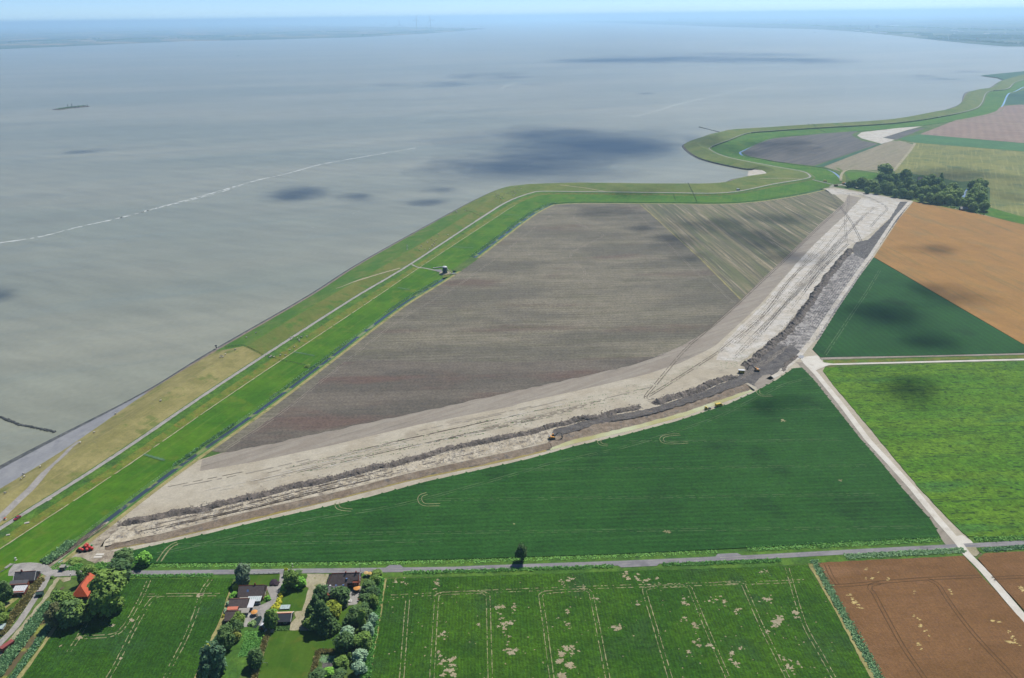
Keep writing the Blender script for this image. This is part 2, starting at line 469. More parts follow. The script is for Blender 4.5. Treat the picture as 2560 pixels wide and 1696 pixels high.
# ------------------------------------------------------------------ the sea dike: stations across it (waterline, stone top, crest, road, slope foot, ditch edge)
N_ = None
ST = [
 # W             R            C             road           F             M
 ((-237,1292),(-127,1297),(-72,1286),(0,1322),(47,1342),(162,1366)),
 ((60,1132),(150,1131),(207,1120),(270,1151),(314,1167),(403,1185)),
 ((355,985),(370,981),(446,967),(500,994.7),(546,1007),(634,1025)),
 ((524,882),(538,879),(607,866),(660,889.5),(703,901),(789,912)),
 ((768,741.5),(780,739),(844,725.6),(884,745.6),(921,756),(989,764)),
 ((903,656),(914,653),(992,642.5),(1027,660),(1052,667),(1130,676)),
 ((1101,546.5),(1110,543),(1177,528.5),(1205.6,542.8),(1232,549),(1292,556)),
 ((1195,497),(1203,493),(1244,484),(1270.5,503.5),(1296,509),(1335,527.5)),
 ((1262,470),(1269,467),(1306,463.5),(1330,482),(1345,490.5),(1372,510)),
 (N_,N_,(1345,459.5),(1362,478.5),(1372,487),(1395,507.5)),
 (N_,N_,(1440,457),(1440,479.5),(1443,486.5),(1445,505)),
 (N_,N_,(1516,457.5),(1516,480),(1516,487),(1516,505)),
 (N_,N_,(1670,459),(1670,482),(1671,489),(1672,506)),
 (N_,N_,(1800,457),(1819,481.5),(1822,488),(1835,505.5)),
 (N_,N_,(1868,441),(1941,459),(1946,466),(1975,488)),
 (N_,N_,(1932,431),(2017,446),(2032,450),(2082,463)),
 (N_,N_,(1934,424),(2023,437),(2032,438),(2098,448)),
 (N_,N_,(1915,417),(2002,428),(2008,427),(2063,423)),
 ((1845,422),(1848,419),(1880,409),(1941,417),(1945,416.5),(1975,411)),
 ((1750,399),(1752,396),(1790,386),(1823,394),(1828,394),(1866,392)),
 ((1709,371),(1712,368),(1745,362),(1776,375),(1781,375.5),(1846,382)),
 ((1716,358),(1719,356),(1752,352.5),(1782,365.6),(1787,366),(1853,376)),
 ((1752,345),(1755,343),(1788,338.5),(1823.5,350),(1829,351),(1884,362)),
 (N_,N_,(1823,325),(1869,333),(1873,335),(1922,347)),
 (N_,N_,(1915,318.5),(1926,327.5),(1928,330),(1960,341)),
 (N_,N_,(2021,311.5),(2040,320),(2041,322),(2050,335)),
 (N_,N_,(2220,299),(2230,308.5),(2231,310),(2235,321)),
 (N_,N_,(2329,281),(2344,293),(2346,295),(2362,306)),
 (N_,N_,(2394,268),(2432,274),(2436,276),(2480,283)),
 ((2402,259),(2404,257.5),(2416,253),(2455,258.5),(2459,260),(2503,264)),
 (N_,N_,(2438,228),(2470,232),(2474,233),(2517,237)),
 (N_,N_,(2489,219.5),(2519,224),(2521,226),(2535,230)),
 ((2502,206),(2504,205),(2512,203.5),(2538,209),(2542,210),(2570,215)),
 (N_,N_,(2560,190),(2578,198),(2584,200),(2625,206)),
]
CREST = 8.5
ZS = (0.05, 2.6, CREST, 4.6, LAND+.25, LAND+.1)
cols = [[], [], [], [], [], []]
for s in ST:
    for k in range(6):
        cols[k].append(G(s[k][0], s[k][1], ZS[k]) if s[k] else None)
nC = normals(cols[2])
for i in range(len(ST)):
    if cols[0][i] is None:
        o = cols[2][i]-cols[3][i]; o.z = 0; o.normalize()
        cols[0][i] = cols[2][i]+o*27; cols[0][i].z = .05
        cols[1][i] = cols[2][i]+o*18; cols[1][i].z = 2.6
for k in range(6):
    c = cols[k]
    c.insert(0, c[0]*2-c[1]); c.insert(0, c[0]*2-c[1]); c.insert(0, c[0]*2-c[1])
    for q in c[:3]: q.z = ZS[k]
SUB = 8
LW, LR, LC, LD, LF, LM = [cat_map(c, SUB) for c in cols]
def off_line(A, ref, d):
    return [a+Vector(((b-a).x, (b-a).y, 0)).normalized()*d for a, b in zip(A, ref)]
LC2 = off_line(LC, LD, 3.0)
LD0, LD1 = off_line(LD, LC, 2.2), off_line(LD, LF, 2.2)
LG = [a.lerp(b, .45) for a, b in zip(LD1, LF)]
LWW = [Vector((p.x, p.y, 0)) + (Vector((p.x-q.x, p.y-q.y, 0)).normalized()*4 + Vector((0,0,-.4))) for p, q in zip(LW, LR)]
LWm = [a.lerp(b, .2) for a, b in zip(LW, LR)]
def seg(i0, i1): return slice((i0+3)*SUB if i0 > -3 else 0, (i1+3)*SUB+1)
FEN, BEN, OLV = 3, 7, 6           # stations: fence across the dike, the bend
def dk(name, A, B, i0, i1, mat, sub=2): return loft(name, A[seg(i0, i1)], B[seg(i0, i1)], mat, sub=sub)
E = len(ST)-1
dk("revetment", LWW, LWm, -3, E, m_revet_wet); dk("revetment", LWm, LR, 2, E, m_revet)
dk("asphalt_apron", LWm, LR, -3, 2, m_apron)
dk("dike_slope", LR, LC, -3, FEN, m_slope_dry); dk("dike_slope", LR, LC, FEN, OLV, m_slope_green); dk("dike_slope", LR, LC, OLV, E, m_slope_olive)
dk("dike_crest", LC, LC2, -3, FEN, m_slope_dry); dk("dike_crest", LC, LC2, FEN, OLV, m_slope_green); dk("dike_crest", LC, LC2, OLV, E, m_slope_olive)
dk("dike_slope", LC2, LD0, -3, FEN, m_slope_dry); dk("dike_slope", LC2, LD0, FEN, BEN, m_slope_inner); dk("dike_slope", LC2, LD0, BEN, E, m_slope_olive)
dk("dike_road", LD0, LD1, -3, E, m_tarmac_pale, 1)
dk("dike_verge", LD1, LG, -3, E, m_verge); dk("dike_dry_band", LG, LF, -3, 13, m_dryband); dk("dike_verge", LG, LF, 13, E, m_slope_olive)
dk("meadow", LF, LM, -3, E, m_meadow)
for e in (LD0, LD1):   # worn grass edges of the dike road
    strip("road_edge", [(p.x, p.y) for p in e[:9*SUB]], .9, m_verge, z=4.66, world_pts=True, rag=.5, step=3)
# path line along the slope foot
strip("sheep_path", [(p.x, p.y) for p in LF[:10*SUB]], 1.1, m_sandpath, z=LAND+.33, world_pts=True, rag=.4, step=3, gap=.08)

# everything that lies on the dike is draped on its surface
from mathutils.bvhtree import BVHTree
bv, bf = [], []
for o in list(bpy.data.objects):
    if o.name.split(".")[0] in ("dike_slope","dike_crest","dike_road","dike_verge","dike_dry_band","meadow","revetment","asphalt_apron"):
        k = len(bv); bv += [v.co.copy() for v in o.data.vertices]; bf += [[k+i for i in q.vertices] for q in o.data.polygons]
DIKE = BVHTree.FromPolygons(bv, bf)
def zd(x, y):
    h = DIKE.ray_cast(Vector((x, y, 50)), Vector((0, 0, -1)))
    return h[0].z if h[0] is not None else LAND
def Gd(x, y):
    """point of the dike's own surface seen at photograph position x, y"""
    q = G(x, y, 0); o = Vector((0, 0, CAM_H)); h = DIKE.ray_cast(o, (q-o).normalized())
    return h[0].copy() if h[0] is not None else G(x, y)
def draped(name, pts, w, mat, lift=.12, n=6, step=1.5):
    P = arc(cat_map([Gd(x, y) for x, y in pts], n), step); N = normals(P); V, F = [], []; m = 5
    for i, (p, q) in enumerate(zip(P, N)):
        for j in range(m):
            c = p+q*w*(.5-j/(m-1)); V.append(Vector((c.x, c.y, zd(c.x, c.y)+lift)))
        if i: F += [((i-1)*m+j, (i-1)*m+j+1, i*m+j+1, i*m+j) for j in range(m-1)]
    o = link(name, mesh(name, V, F), mat); o["kind"] = "structure"; return o
draped("asphalt_ramp", [(-30,1330),(0,1296),(45,1252),(89,1209),(150,1147),(178,1119),(198,1104)], 4.2, m_tarmac_pale)

# ------------------------------------------------------------------ ditch behind the meadow
dt0 = LM[seg(-3, 5)]                                   # up to the mill
dt1 = LM[(5+3)*SUB+2:(15+3)*SUB-2]
dt2 = LM[(16+3)*SUB:(E+3)*SUB+1]
def ditch(P, wat, w=3.4):
    P = [Vector((p.x, p.y, 0)) for p in P]; N = normals(P)
    N = [-n for n in N]                                # landward
    a = [Vector((p.x, p.y, LAND+.1)) for p in P]
    b = [Vector((p.x+n.x*1.6, p.y+n.y*1.6, .45)) for p, n in zip(P, N)]
    c_ = [Vector((p.x+n.x*(1.6+w), p.y+n.y*(1.6+w), .45)) for p, n in zip(P, N)]
    d = [Vector((p.x+n.x*(3.4+w), p.y+n.y*(3.4+w), LAND+.1)) for p, n in zip(P, N)]
    e = [Vector((p.x+n.x*(5.2+w), p.y+n.y*(5.2+w), LAND+.12)) for p, n in zip(P, N)]
    f = [Vector((p.x+n.x*(8.4+w), p.y+n.y*(8.4+w), LAND+.12)) for p, n in zip(P, N)]
    loft("ditch_bank", a, b, m_bank); loft("ditch_water", b, c_, wat); loft("ditch_bank", c_, d, m_bank)
    return a, d, e, f
d0a, d0d, d0e, d0f = ditch(dt0, m_ditch)
d1a, d1d, d1e, d1f = ditch(dt1, m_ditch, 4.2)
d2a, d2d, d2e, d2f = ditch(dt2, m_palewater, 4.5)
for d_, e_, f_ in ((d0d, d0e, d0f), (d1d, d1e, d1f)):
    loft("ditch_bank", d_, e_, m_bank)
    lo = off_line(f_, e_, -1.0)
    loft("dry_field_edge", e_, f_, m_yellowstrip)
loft("ditch_bank", d2d, d2e, m_slope_olive)

# ------------------------------------------------------------------ trench of the new works
TR_N = [(262,1362),(400,1335),(640,1275),(856,1227),(1019,1184),(1280,1128),(1368,1108),(1376,1098),(1435,1072),(1570,1040),(1706,1006),(1841,962),(1866,960)]
TR_S = [(262,1378),(400,1353),(640,1298),(856,1246),(1019,1204),(1280,1150),(1380,1125),(1384,1124),(1440,1108),(1572,1078),(1712,1041),(1846,993),(1888,976)]
tn = [G(x, y, LAND+.1) for x, y in TR_N]; ts = [G(x, y, LAND+.1) for x, y in TR_S]
k_ = 10
tn = [a.lerp(b, j/k_) for a, b in zip(tn, tn[1:]) for j in range(k_)]+[tn[-1]]
ts = [a.lerp(b, j/k_) for a, b in zip(ts, ts[1:]) for j in range(k_)]+[ts[-1]]
tb0 = [a.lerp(b, .62) for a, b in zip(tn, ts)]; tb1 = [a.lerp(b, .90) for a, b in zip(tn, ts)]
for i, p in enumerate(tb0):
    p.z = .38; q = tb1[i]; q.z = .36
    p.x += random.uniform(-.5, .5); p.y += random.uniform(-.6, .6)
hole_tr = tn+list(reversed(ts))
tr_s = loft("trench_side", tn, tb0, m_trench, sub=6)
for v in tr_s.data.vertices:
    if LAND > v.co.z > .45: v.co.z += random.uniform(-.35, .35)
kk = len(tb0)
loft("trench_silt", tb0[:60], tb1[:60], m_silt_old); loft("trench_silt", tb0[60:], tb1[60:], m_silt); loft("trench_side", tb1, ts, m_trench)
def hole(a, d): return a+list(reversed(d))

# ------------------------------------------------------------------ the land itself
gp = [(p.x, p.y) for p in LC2]
far = G(2700, 170)
gp += [(far.x, far.y), (9000, far.y+1500), (9000, -900), (-900, -900)]
poly("ground", gp, m_ground, world_pts=True, z=LAND, holes=[hole(d0a, d0d), hole(d1a, d1d), hole(d2a, d2d), hole_tr])
poly("ground", [(2451,192),(2493,197),(2515,206),(2545,204),(2700,204),(2700,168),(2560,182.5)], m_darkgreen_far, z=3.0)

# ------------------------------------------------------------------ fields
# east edge of the works where the beet crop was cut back
EDGE_B = [(318,1383),(332,1376),(430,1354),(530,1332),(640,1305),(775,1276),(921,1243),(1062,1205),(1280,1157),(1327,1146),(1440,1115),(1560,1088),(1692,1053),(1822,1010),(1887,980),(1943,949),(1983,921)]
EDGE_R = [(2005,919),(2035,950),(2100,1032),(2151,1097),(2197,1149),(2254,1219),(2327,1300),(2350,1340)]
HB = .3
ztop = LAND+.035*6+HB
eb = teeth([G(x, y, ztop) for x, y in EDGE_B], 9, 1.6); er = teeth([G(x, y, ztop) for x, y in EDGE_R], 8, 1.0)
bot = [G(x, y, ztop) for x, y in [(2352,1343),(2100,1356),(1900,1367.5),(1584,1383.5),(1200,1396),(1140,1398),(851,1404),(500,1407.5),(330,1408)]]
poly("beet_field", [(p.x, p.y) for p in eb+er+bot], m_beet, 6, world_pts=True, slab=HB)
BEET = bpy.data.objects["beet_field"]
EDGE_T = [(2284,504),(2249,545),(2184,644),(2149,691),(2095,772),(2046,851),(2031,873)]
et = teeth([G(x, y, ztop) for x, y in reversed(EDGE_T[2:])], 9, -1.6); et.reverse()
poly("beet_field", [(p.x, p.y) for p in et+[G(x, y, ztop) for x, y in [(2051,893),(2300,889),(2540,883),(2800,874),(2800,980-20),(2700,930),(2540,852),(2184,644)][:4]]+[G(x, y, ztop) for x, y in [(2760,965-90),(2540,851)]]], m_beet_far, 6, world_pts=True, slab=HB)
BEET2 = bpy.data.objects["beet_field.001"]
poly("grain_field", [(2284,504),(2249,545),(2185,643),(2540,850),(2760,974),(2900,700),(2560,562),(2439,534)], m_wheat_far, 5, slab=.4)
poly("crop_field", [(2057,927),(2087,967),(2187,1086),(2300,1222),(2374,1300),(2408,1333),(2420,1341),(2560,1344),(2800,1350),(2800,888),(2540,904),(2062,919)], m_potato, 6, slab=.25, rag=.3, step=4)
CROP = bpy.data.objects["crop_field"]
BL = [(305.6,1447.5),(584,1446),(573,1476),(551.6,1543),(519,1611),(484,1696),(440,1810),(-30,1810),(57,1696),(81,1657),(151,1558),(216,1547),(268,1535.5),(294.7,1487)]
poly("root_crop_field", BL, m_bl_field, 6, slab=.2, rag=.3, step=3); FBL = bpy.data.objects["root_crop_field"]
BM = [(968,1447),(1140,1442.5),(1200,1440.5),(1549,1429),(1900,1418),(2018,1412),(2079,1512),(2176,1696),(2240,1816),(900,1816),(924.5,1696),(933,1651)]
poly("root_crop_field", BM, m_row_field, 6, slab=.2, rag=.3, step=3); FBM = bpy.data.objects["root_crop_field.001"]
poly("grain_field", [(2045,1407),(2200,1399),(2410,1390),(2422,1404),(2560,1556),(2760,1776),(2760,1830),(2285,1830),(2209,1696)], m_wheat, 5, slab=.45, rag=.25, step=3); FW1 = bpy.data.objects["grain_field.001"]
poly("grain_field", [(2444,1396),(2462,1383),(2560,1379),(2860,1372),(2860,1830),(2790,1780),(2572,1540)], m_wheat, 5, slab=.45, rag=.25, step=3); FW2 = bpy.data.objects["grain_field.002"]
PL = [(554,1133)]+[(640,1116),(748,1093),(1045,1030),(1280,978),(1300,974.6),(1462,939.5),(1570,915),(1670,880),(1706,864),(1770,826),(1854,751),(1749,645),(1600,511)]
pl = [G(x, y) for x, y in PL]
left = [p for p in d1f if p.x < G(1602,511).x+1][::-1]+d0f[::-1]
ap = G(554, 1133)
left = [p for p in left if p.y > ap.y+2]
poly("ploughed_field", [(p.x, p.y) for p in pl+left], m_plough, 4, world_pts=True); PLOUGH = bpy.data.objects["ploughed_field"]
gp2 = [p for p in d1f if p.x > G(1602,511).x]
poly("stubble_field", [(p.x, p.y) for p in gp2+[G(x, y) for x, y in [(2056,474),(2089,489),(2111,507),(2051,559),(1968,640),(1900,703),(1854,751),(1749,645),(1602,511)]]], m_stubble, 3, world_pts=True)
STUB = bpy.data.objects["stubble_field"]
strip("grass_strip", [(1601,511),(1749,645),(1853,750)], 1.5, m_yellowstrip, 6, rag=.5, step=5)
# works: everything stripped between field and beet
la = [p for p in d0f if p.y < ap.y+2][::-1]
la = [p for p in la if p.y > G(150,1398).y]
works = [G(x, y) for x, y in PL[:11]]+[G(x, y) for x, y in [(1968,640),(2051,559),(2111,507),(2089,489),(2058,472),(2085,468),(2200,488),(2284,503)]]
works += [G(x, y) for x, y in [(2250,546),(2186,645),(2150,692),(2097,774),(2050,853),(2040,875),(2054,896),(2060,918),(2060,930),(2040,940),(2010,915),(2000,928)]]
works += [G(x, y) for x, y in reversed(EDGE_B)]
works = [p for p in works]
inner = [G(x, y+3) for x, y in reversed(EDGE_B)]
wk = [G(x, y) for x, y in PL[:11]]+[G(x, y) for x, y in [(1900,703),(1968,640),(2051,559),(2111,507),(2089,489),(2058,472),(2085,468),(2200,488),(2284,503),(2250,547),(2187,646),(2151,693),(2098,775),(2052,854),(2044,876),(2056,896),(2062,918),(2058,930),(2040,942),(2012,925),(1990,930)]]+[G(x, y+6) for x, y in reversed(EDGE_B[:-1])]+[G(x, y) for x, y in [(300,1404),(262,1412),(235,1408),(205,1394),(165,1398),(140,1425),(118,1412)]]+la[::-1]
poly("works_ground", [(p.x, p.y) for p in wk], m_beige, 1, world_pts=True, holes=[hole_tr])
WORKS = bpy.data.objects["works_ground"]
# ------------------------------------------------------------------ roads, paths, verges
ROADC = [(205,1432.5),(300,1432.5),(405,1432.5),(500,1431),(770,1427.6),(987,1425),(1140,1423),(1200,1420),(1555,1408),(1900,1392.5),(2179,1377),(2374,1367),(2560,1357),(2900,1339)]
poly("verge", [(150,1430),(330,1409),(500,1408.5),(851,1405),(1200,1397),(1584,1384),(1900,1368),(2352,1344),(2420,1342),(2560,1345),(2900,1350),(2900,1330),(2900,1352),(2560,1378),(2462,1383),(2410,1390),(2045,1407),(1900,1418),(1549,1429),(1200,1441),(970,1444),(584,1447),(305,1448),(150,1446)], m_verge, 2)
strip("asphalt_road", ROADC, 3.9, m_asphalt, 5, step=6)
for x0, x1, off in ((958,1012,1.5),(1536,1652,-1.4),(1786,1862,1.4)):
    n = [p for p in ((x0, float(np.interp(x0, [q[0] for q in ROADC], [q[1] for q in ROADC]))), ((x0+x1)/2, float(np.interp((x0+x1)/2, [q[0] for q in ROADC], [q[1] for q in ROADC]))), (x1, float(np.interp(x1, [q[0] for q in ROADC], [q[1] for q in ROADC]))))]
    P = [G(*q) for q in n]; u = (P[2]-P[0]).normalized(); v = Vector((-u.y, u.x, 0))
    s = 1 if off > 0 else -1
    poly("passing_place", [(p.x, p.y) for p in (P[0]+v*s*.5, P[0]+u*3+v*s*3.9, P[2]-u*3+v*s*3.9, P[2]+v*s*.5)], m_asphalt, 6, world_pts=True)
strip("drive_mark", ROADC, .35, m_tarmac_pale, 7, off=.9, rag=.4, step=5, gap=.45); strip("drive_mark", ROADC, .35, m_tarmac_pale, 7, off=-.9, rag=.4, step=5, gap=.45)

CONC = [(2012,905),(2041,935),(2105,1013.5),(2170,1100),(2238,1173),(2284,1224),(2346,1300),(2399,1360),(2416,1384),(2458,1425.5),(2560,1545),(2800,1826)]
def shoulder(pts, w, side, mat, lay): strip("path_shoulder", pts, w, mat, lay, off=side, rag=.12, step=5)
shoulder(CONC[:9], 6.5, 4.6, m_beige, 2); shoulder(CONC[:9], 6.0, -4.8, m_harrow, 3)
strip("concrete_path", CONC, 4.4, m_concrete, 8, step=5, rag=.03)
poly("concrete_pad", [(2004,893),(2043,889),(2050,897),(2057,906),(2084,909.5),(2064,916),(2050,922),(2038,927),(2012,908),(2002,900)], m_concrete, 9)
strip("concrete_path", [(2060,912),(2084,911),(2300,905.5),(2540,899.5),(2900,890)], 3.2, m_concrete, 8, step=6, rag=.06)
strip("field_margin", [(2051,897),(2280,890.6),(2540,885),(2900,876)], 4.6, m_harrow, 8, rag=.15, step=6)
strip("grass_strip", [(2066,906),(2300,899),(2540,893),(2900,884)], 5.5, m_dryband, 6, rag=.1, step=6)
poly("crossing_stones", [(2388,1341),(2406,1338),(2428,1352),(2436,1362),(2396,1362)], m_concrete, 4, rag=.5, step=2)
poly("crossing_stones", [(2400,1371),(2440,1368),(2449,1382),(2440,1391),(2420,1387)], m_sandpath, 7, rag=.6, step=2)
# west: turning area and lanes
poly("tarmac_turning_area", [(34,1411),(56,1407.5),(76,1406.5),(97,1408),(118,1413),(131,1424),(212,1427.5),(212,1437.5),(128,1442.5),(116,1441),(106,1435),(95,1431),(50,1431.6),(45,1440),(20,1440),(22,1427)], m_tarmac_pale, 6)
poly("tarmac_path", [(-120,1392),(0,1403),(34,1410),(17,1421.5),(0,1417),(-120,1404)], m_tarmac_pale, 5)
strip("gravel_lane", [(120,1441),(116,1449),(92,1489),(41,1565),(0,1608),(-70,1690)], 3.4, m_tarmac_pale, 5, smooth=3, rag=.1, step=3)
strip("dirt_lane", [(148,1444),(140,1452),(113,1496),(76,1542),(40,1586),(-30,1670)], 2.4, m_sandpath, 4, smooth=3, rag=.35, step=2.5)
strip("duckweed_ditch", [(119,1536),(108,1550),(67,1614),(22,1670),(-60,1775)], 5.0, m_duck, 3, smooth=4, rag=.2, step=2.5)
poly("pond", [(74*.0+150,1471),(156,1468),(161,1467),(160,1471),(154,1475),(150,1474)], m_duck, 4)
strip("field_path", [(158,1545),(143,1560),(92,1636),(49,1692),(-20,1790)], 2.0, m_yellowstrip, 4, rag=.3, step=2.5)
poly("drive_apron", [(148,1444),(178,1442),(176,1451),(158,1456)], m_sandpath, 3, rag=.4, step=2)
poly("lawn", [(-60,1500),(30,1494),(58,1497),(40,1530),(10,1565),(-60,1600)], m_lawn, 2)
poly("yard", [(-80,1438),(14,1438),(46,1442),(34,1458),(0,1470),(-80,1470)], m_sandpath, 2, rag=.4)
# strip between field paths
strip("field_path", [(966,1447),(950,1540),(936,1620),(924,1696),(905,1816)], 2.3, m_yellowstrip, 5, rag=.35, step=2.5)
strip("field_path", [(2025,1409),(2046,1445),(2080,1505),(2183,1696),(2250,1820)], 2.4, m_yellowstrip, 5, rag=.25, step=3)
strip("field_path", [(577,1479),(556,1543),(524,1611),(489,1696),(446,1800)], 2.4, m_yellowstrip, 5, rag=.35, step=2.5)
strip("field_path", [(300,1480),(296,1487),(270,1532),(255,1540),(220,1548)], 1.6, m_sandpath, 5, rag=.35, step=2.5)
# house plots
poly("driveway", [(767,1435),(822,1435),(813,1471),(800,1482),(790,1500),(772,1556),(790,1573),(822,1574),(754,1577),(724,1576),(724,1562),(740,1545),(735,1529),(755,1527.6),(772,1470),(761,1466),(769,1440)], m_sandpath, 4, rag=.25, step=2)
poly("driveway", [(700,1434),(711,1434),(707,1461),(698,1483),(690,1506),(675,1519.5),(665,1535),(651,1563),(601,1569),(600,1556),(603,1544),(626,1518.5),(652,1513),(679,1500),(671,1481),(666,1467),(696,1464)], m_tarmac_pale, 4, rag=.15, step=2)
poly("patio", [(870,1476),(890,1466),(912,1467),(908,1480),(892,1511),(870,1514)], m_tarmac_pale, 4)
poly("lawn", [(590,1438),(698,1435),(695,1462),(668,1465),(598,1465)], m_lawn, 3)
poly("lawn", [(712,1438),(766,1437),(760,1466),(771,1470),(754,1527.6),(726,1530),(700,1530),(690,1530),(706,1480),(716,1466)], m_lawn, 3)
poly("lawn", [(684,1578),(724,1576.5),(822,1575),(842,1545),(846,1526),(872,1515),(895,1512),(888,1545),(860,1580),(838,1626),(800,1629),(788,1645),(780,1696),(765,1800),(610,1800),(644,1696),(660,1640),(674,1600)], m_lawn, 3)
poly("lawn", [(556,1640),(600,1568),(648,1570),(676,1580),(660,1610),(620,1660),(596,1696),(560,1800),(460,1800),(500,1696),(530,1640)], m_verge, 3)
poly("vegetable_bed", [(617,1577),(664,1579),(655,1601),(610,1600)], m_row_field, 5, rag=.3, step=1.5)
poly("vegetable_bed", [(611,1603),(656,1602),(646,1640),(620,1645),(600,1636)], m_potato, 5, rag=.5, step=1.5)
poly("vegetable_bed", [(801,1640),(833,1640),(828,1658),(803,1657)], m_clay_grey, 5)
poly("vegetable_bed", [(806,1658),(833,1658),(829,1672),(804,1670)], m_darkclay, 5)
poly("garden_pond", [(632,1560),(636,1548),(645,1541),(653,1540),(655,1546),(648,1560),(640,1570),(633,1570)], plain("pond_water", S(52,66,54), .2, .5), 6, rag=.2, step=2)
poly("flower_bed", [(682,1569),(722,1566),(722,1575),(684,1577)], m_dirt, 5, rag=.3, step=1.5)

# ------------------------------------------------------------------ the works: bands, clay, ruts
BAND = [(500,1178),(640,1154),(829,1113.6),(1045,1062),(1280,1016),(1300,1008.5),(1489,966.5),(1624,934),(1700,908),(1760,880),(1789,864),(1850,808),(1900,761.8),(1994,656),(2040,607),(2111,540),(2154,495),(2120,488),(2111,507),(2051,559),(1968,640),(1900,703),(1854,751),(1770,826),(1706,864),(1670,880),(1570,915),(1462,939.5),(1280,978),(1045,1030),(748,1093),(640,1116),(556,1133),(505,1150)]
poly("harrowed_band", BAND, m_harrow, 2)
poly("bare_sand_field", [(2154,495),(2111,540),(2040,607),(1994,656),(1950,708),(1905,765),(1850,815),(1800,870),(1790,900),(1850,905),(1900,870),(1925,852),(1968,814),(2024,742),(2054,700),(2084,660),(2122,616),(2170,590),(2225,545),(2250,512),(2230,502)], m_sandlight, 3, rag=.6, step=6)
poly("bare_sand_field", [(2064,474),(2085,472),(2200,490),(2270,504),(2262,512),(2238,514),(2200,505),(2150,488),(2080,486)], m_sandlight, 4, rag=.8, step=5)
poly("churned_clay", [(250,1368),(262,1350),(300,1325),(405,1296),(640,1248),(775,1214),(1019,1155),(1280,1096),(1381,1071),(1489,1047),(1600,1024),(1590,1036),(1435,1068),(1372,1092),(1366,1106),(1280,1126),(1019,1182),(856,1225),(640,1273),(400,1333)], m_clay, 3, rag=.7, step=4)
poly("churned_clay", [(2120,640),(2160,620),(2176,606),(2184,640),(2150,690),(2095,770),(2046,848),(2000,875),(1950,880),(1935,868),(1980,824),(2036,752),(2066,708),(2094,672)], m_clay_grey, 4, rag=.8, step=5)
poly("dug_strip", [(1376,1096),(1489,1062),(1624,1037),(1760,996),(1868,957),(1878,944),(1840,944),(1760,978),(1624,1022),(1489,1046),(1384,1074)], m_darkclay, 4, rag=.7, step=3)
poly("dug_yard", [(1857,909),(1895,883),(1930,862),(1985,866),(2000,878),(1984,894),(1940,934),(1929,943),(1905,962),(1893,968),(1872,958),(1845,948),(1836,946),(1866,926)], m_darkclay, 5, rag=.8, step=3)
poly("clay_crossing", [(1905,940),(1925,936),(1936,948),(1915,966),(1896,974),(1886,960)], m_harrow, 6, rag=.5, step=3)
poly("dug_strip", [(2128,626),(2140,606),(2170,600),(2226,545),(2250,505),(2278,504),(2248,545),(2190,625),(2168,650),(2140,640)], m_darkclay, 5, rag=.6, step=4)
strip("haul_road", [(2282,503),(2246,545),(2184,640),(2146,692),(2092,772),(2044,848),(2008,892),(1960,936),(1930,952)], 4.5, m_sandlight, 6, rag=.1, step=6, off=-3.5)
strip("haul_road", [(290,1394),(430,1361),(640,1311),(921,1248),(1062,1211),(1280,1162),(1440,1121),(1560,1094),(1692,1059),(1822,1017),(1887,987),(1930,960)], 4.2, m_beige, 4, rag=.1, step=5)
poly("trampled_ground", [(118,1413),(150,1385),(200,1350),(270,1303),(300,1322),(262,1352),(255,1372),(300,1378),(335,1380),(300,1402),(262,1411),(235,1407),(205,1393),(165,1396),(140,1424)], m_dirt, 3, rag=.6, step=2.5)
# scattered volunteer plants in drills on the stripped soil
def specks(name, area, n, size, mat, z=None, ang=16, kind="stuff", drills=0):
    P = [G(x, y) for x, y in area]
    xs = [p.x for p in P]; ys = [p.y for p in P]
    out = []
    def inside(x, y):
        r = False; j = len(P)-1
        for i in range(len(P)):
            if (P[i].y > y) != (P[j].y > y) and x < (P[j].x-P[i].x)*(y-P[i].y)/(P[j].y-P[i].y)+P[i].x: r = not r
            j = i
        return r
    C, S_ = math.cos(math.radians(ang)), math.sin(math.radians(ang))
    while len(out) < n:
        x, y = random.uniform(min(xs), max(xs)), random.uniform(min(ys), max(ys))
        if drills:
            v = -x*S_+y*C; v2 = round(v/drills)*drills+random.gauss(0, .25); x += -(v2-v)*S_; y += (v2-v)*C
        if not inside(x, y): continue
        s = size*random.uniform(.4, 1.3); a = random.uniform(0, 6.28)
        dx, dy = s*math.cos(a), s*math.sin(a); zz = LAND+.16
        h = s*random.uniform(.3, .7)
        out.append([(x-dx, y-dy, zz), (x+dy*.7, y-dx*.7, zz+h*.3), (x+dx, y+dy, zz+h), (x-dy*.7, y+dx*.7, zz+h*.5)])
    o = link(name, quads_mesh(name, np.array(out)), mat)
    o["kind"] = "stuff"; return o
specks("volunteer_plants", [(700,1170),(1045,1085),(1300,1035),(1500,985),(1640,945),(1760,905),(1790,900),(1640,985),(1489,1022),(1300,1066),(1018,1130),(760,1190)], 1100, .4, m_tuft, drills=4.5)
specks("volunteer_plants", [(1800,905),(1860,880),(1890,868),(1880,895),(1850,915),(1800,930)], 120, .45, m_tuft, drills=3, ang=30)
specks("clods", [(1376,1096),(1489,1062),(1624,1037),(1760,996),(1868,957),(1878,944),(1760,978),(1624,1022),(1489,1046)], 900, .5, m_spoil)
specks("clods", [(262,1352),(405,1298),(640,1250),(1019,1157),(1366,1076),(1366,1104),(1019,1180),(640,1271),(400,1331)], 1500, .45, m_clay_grey)
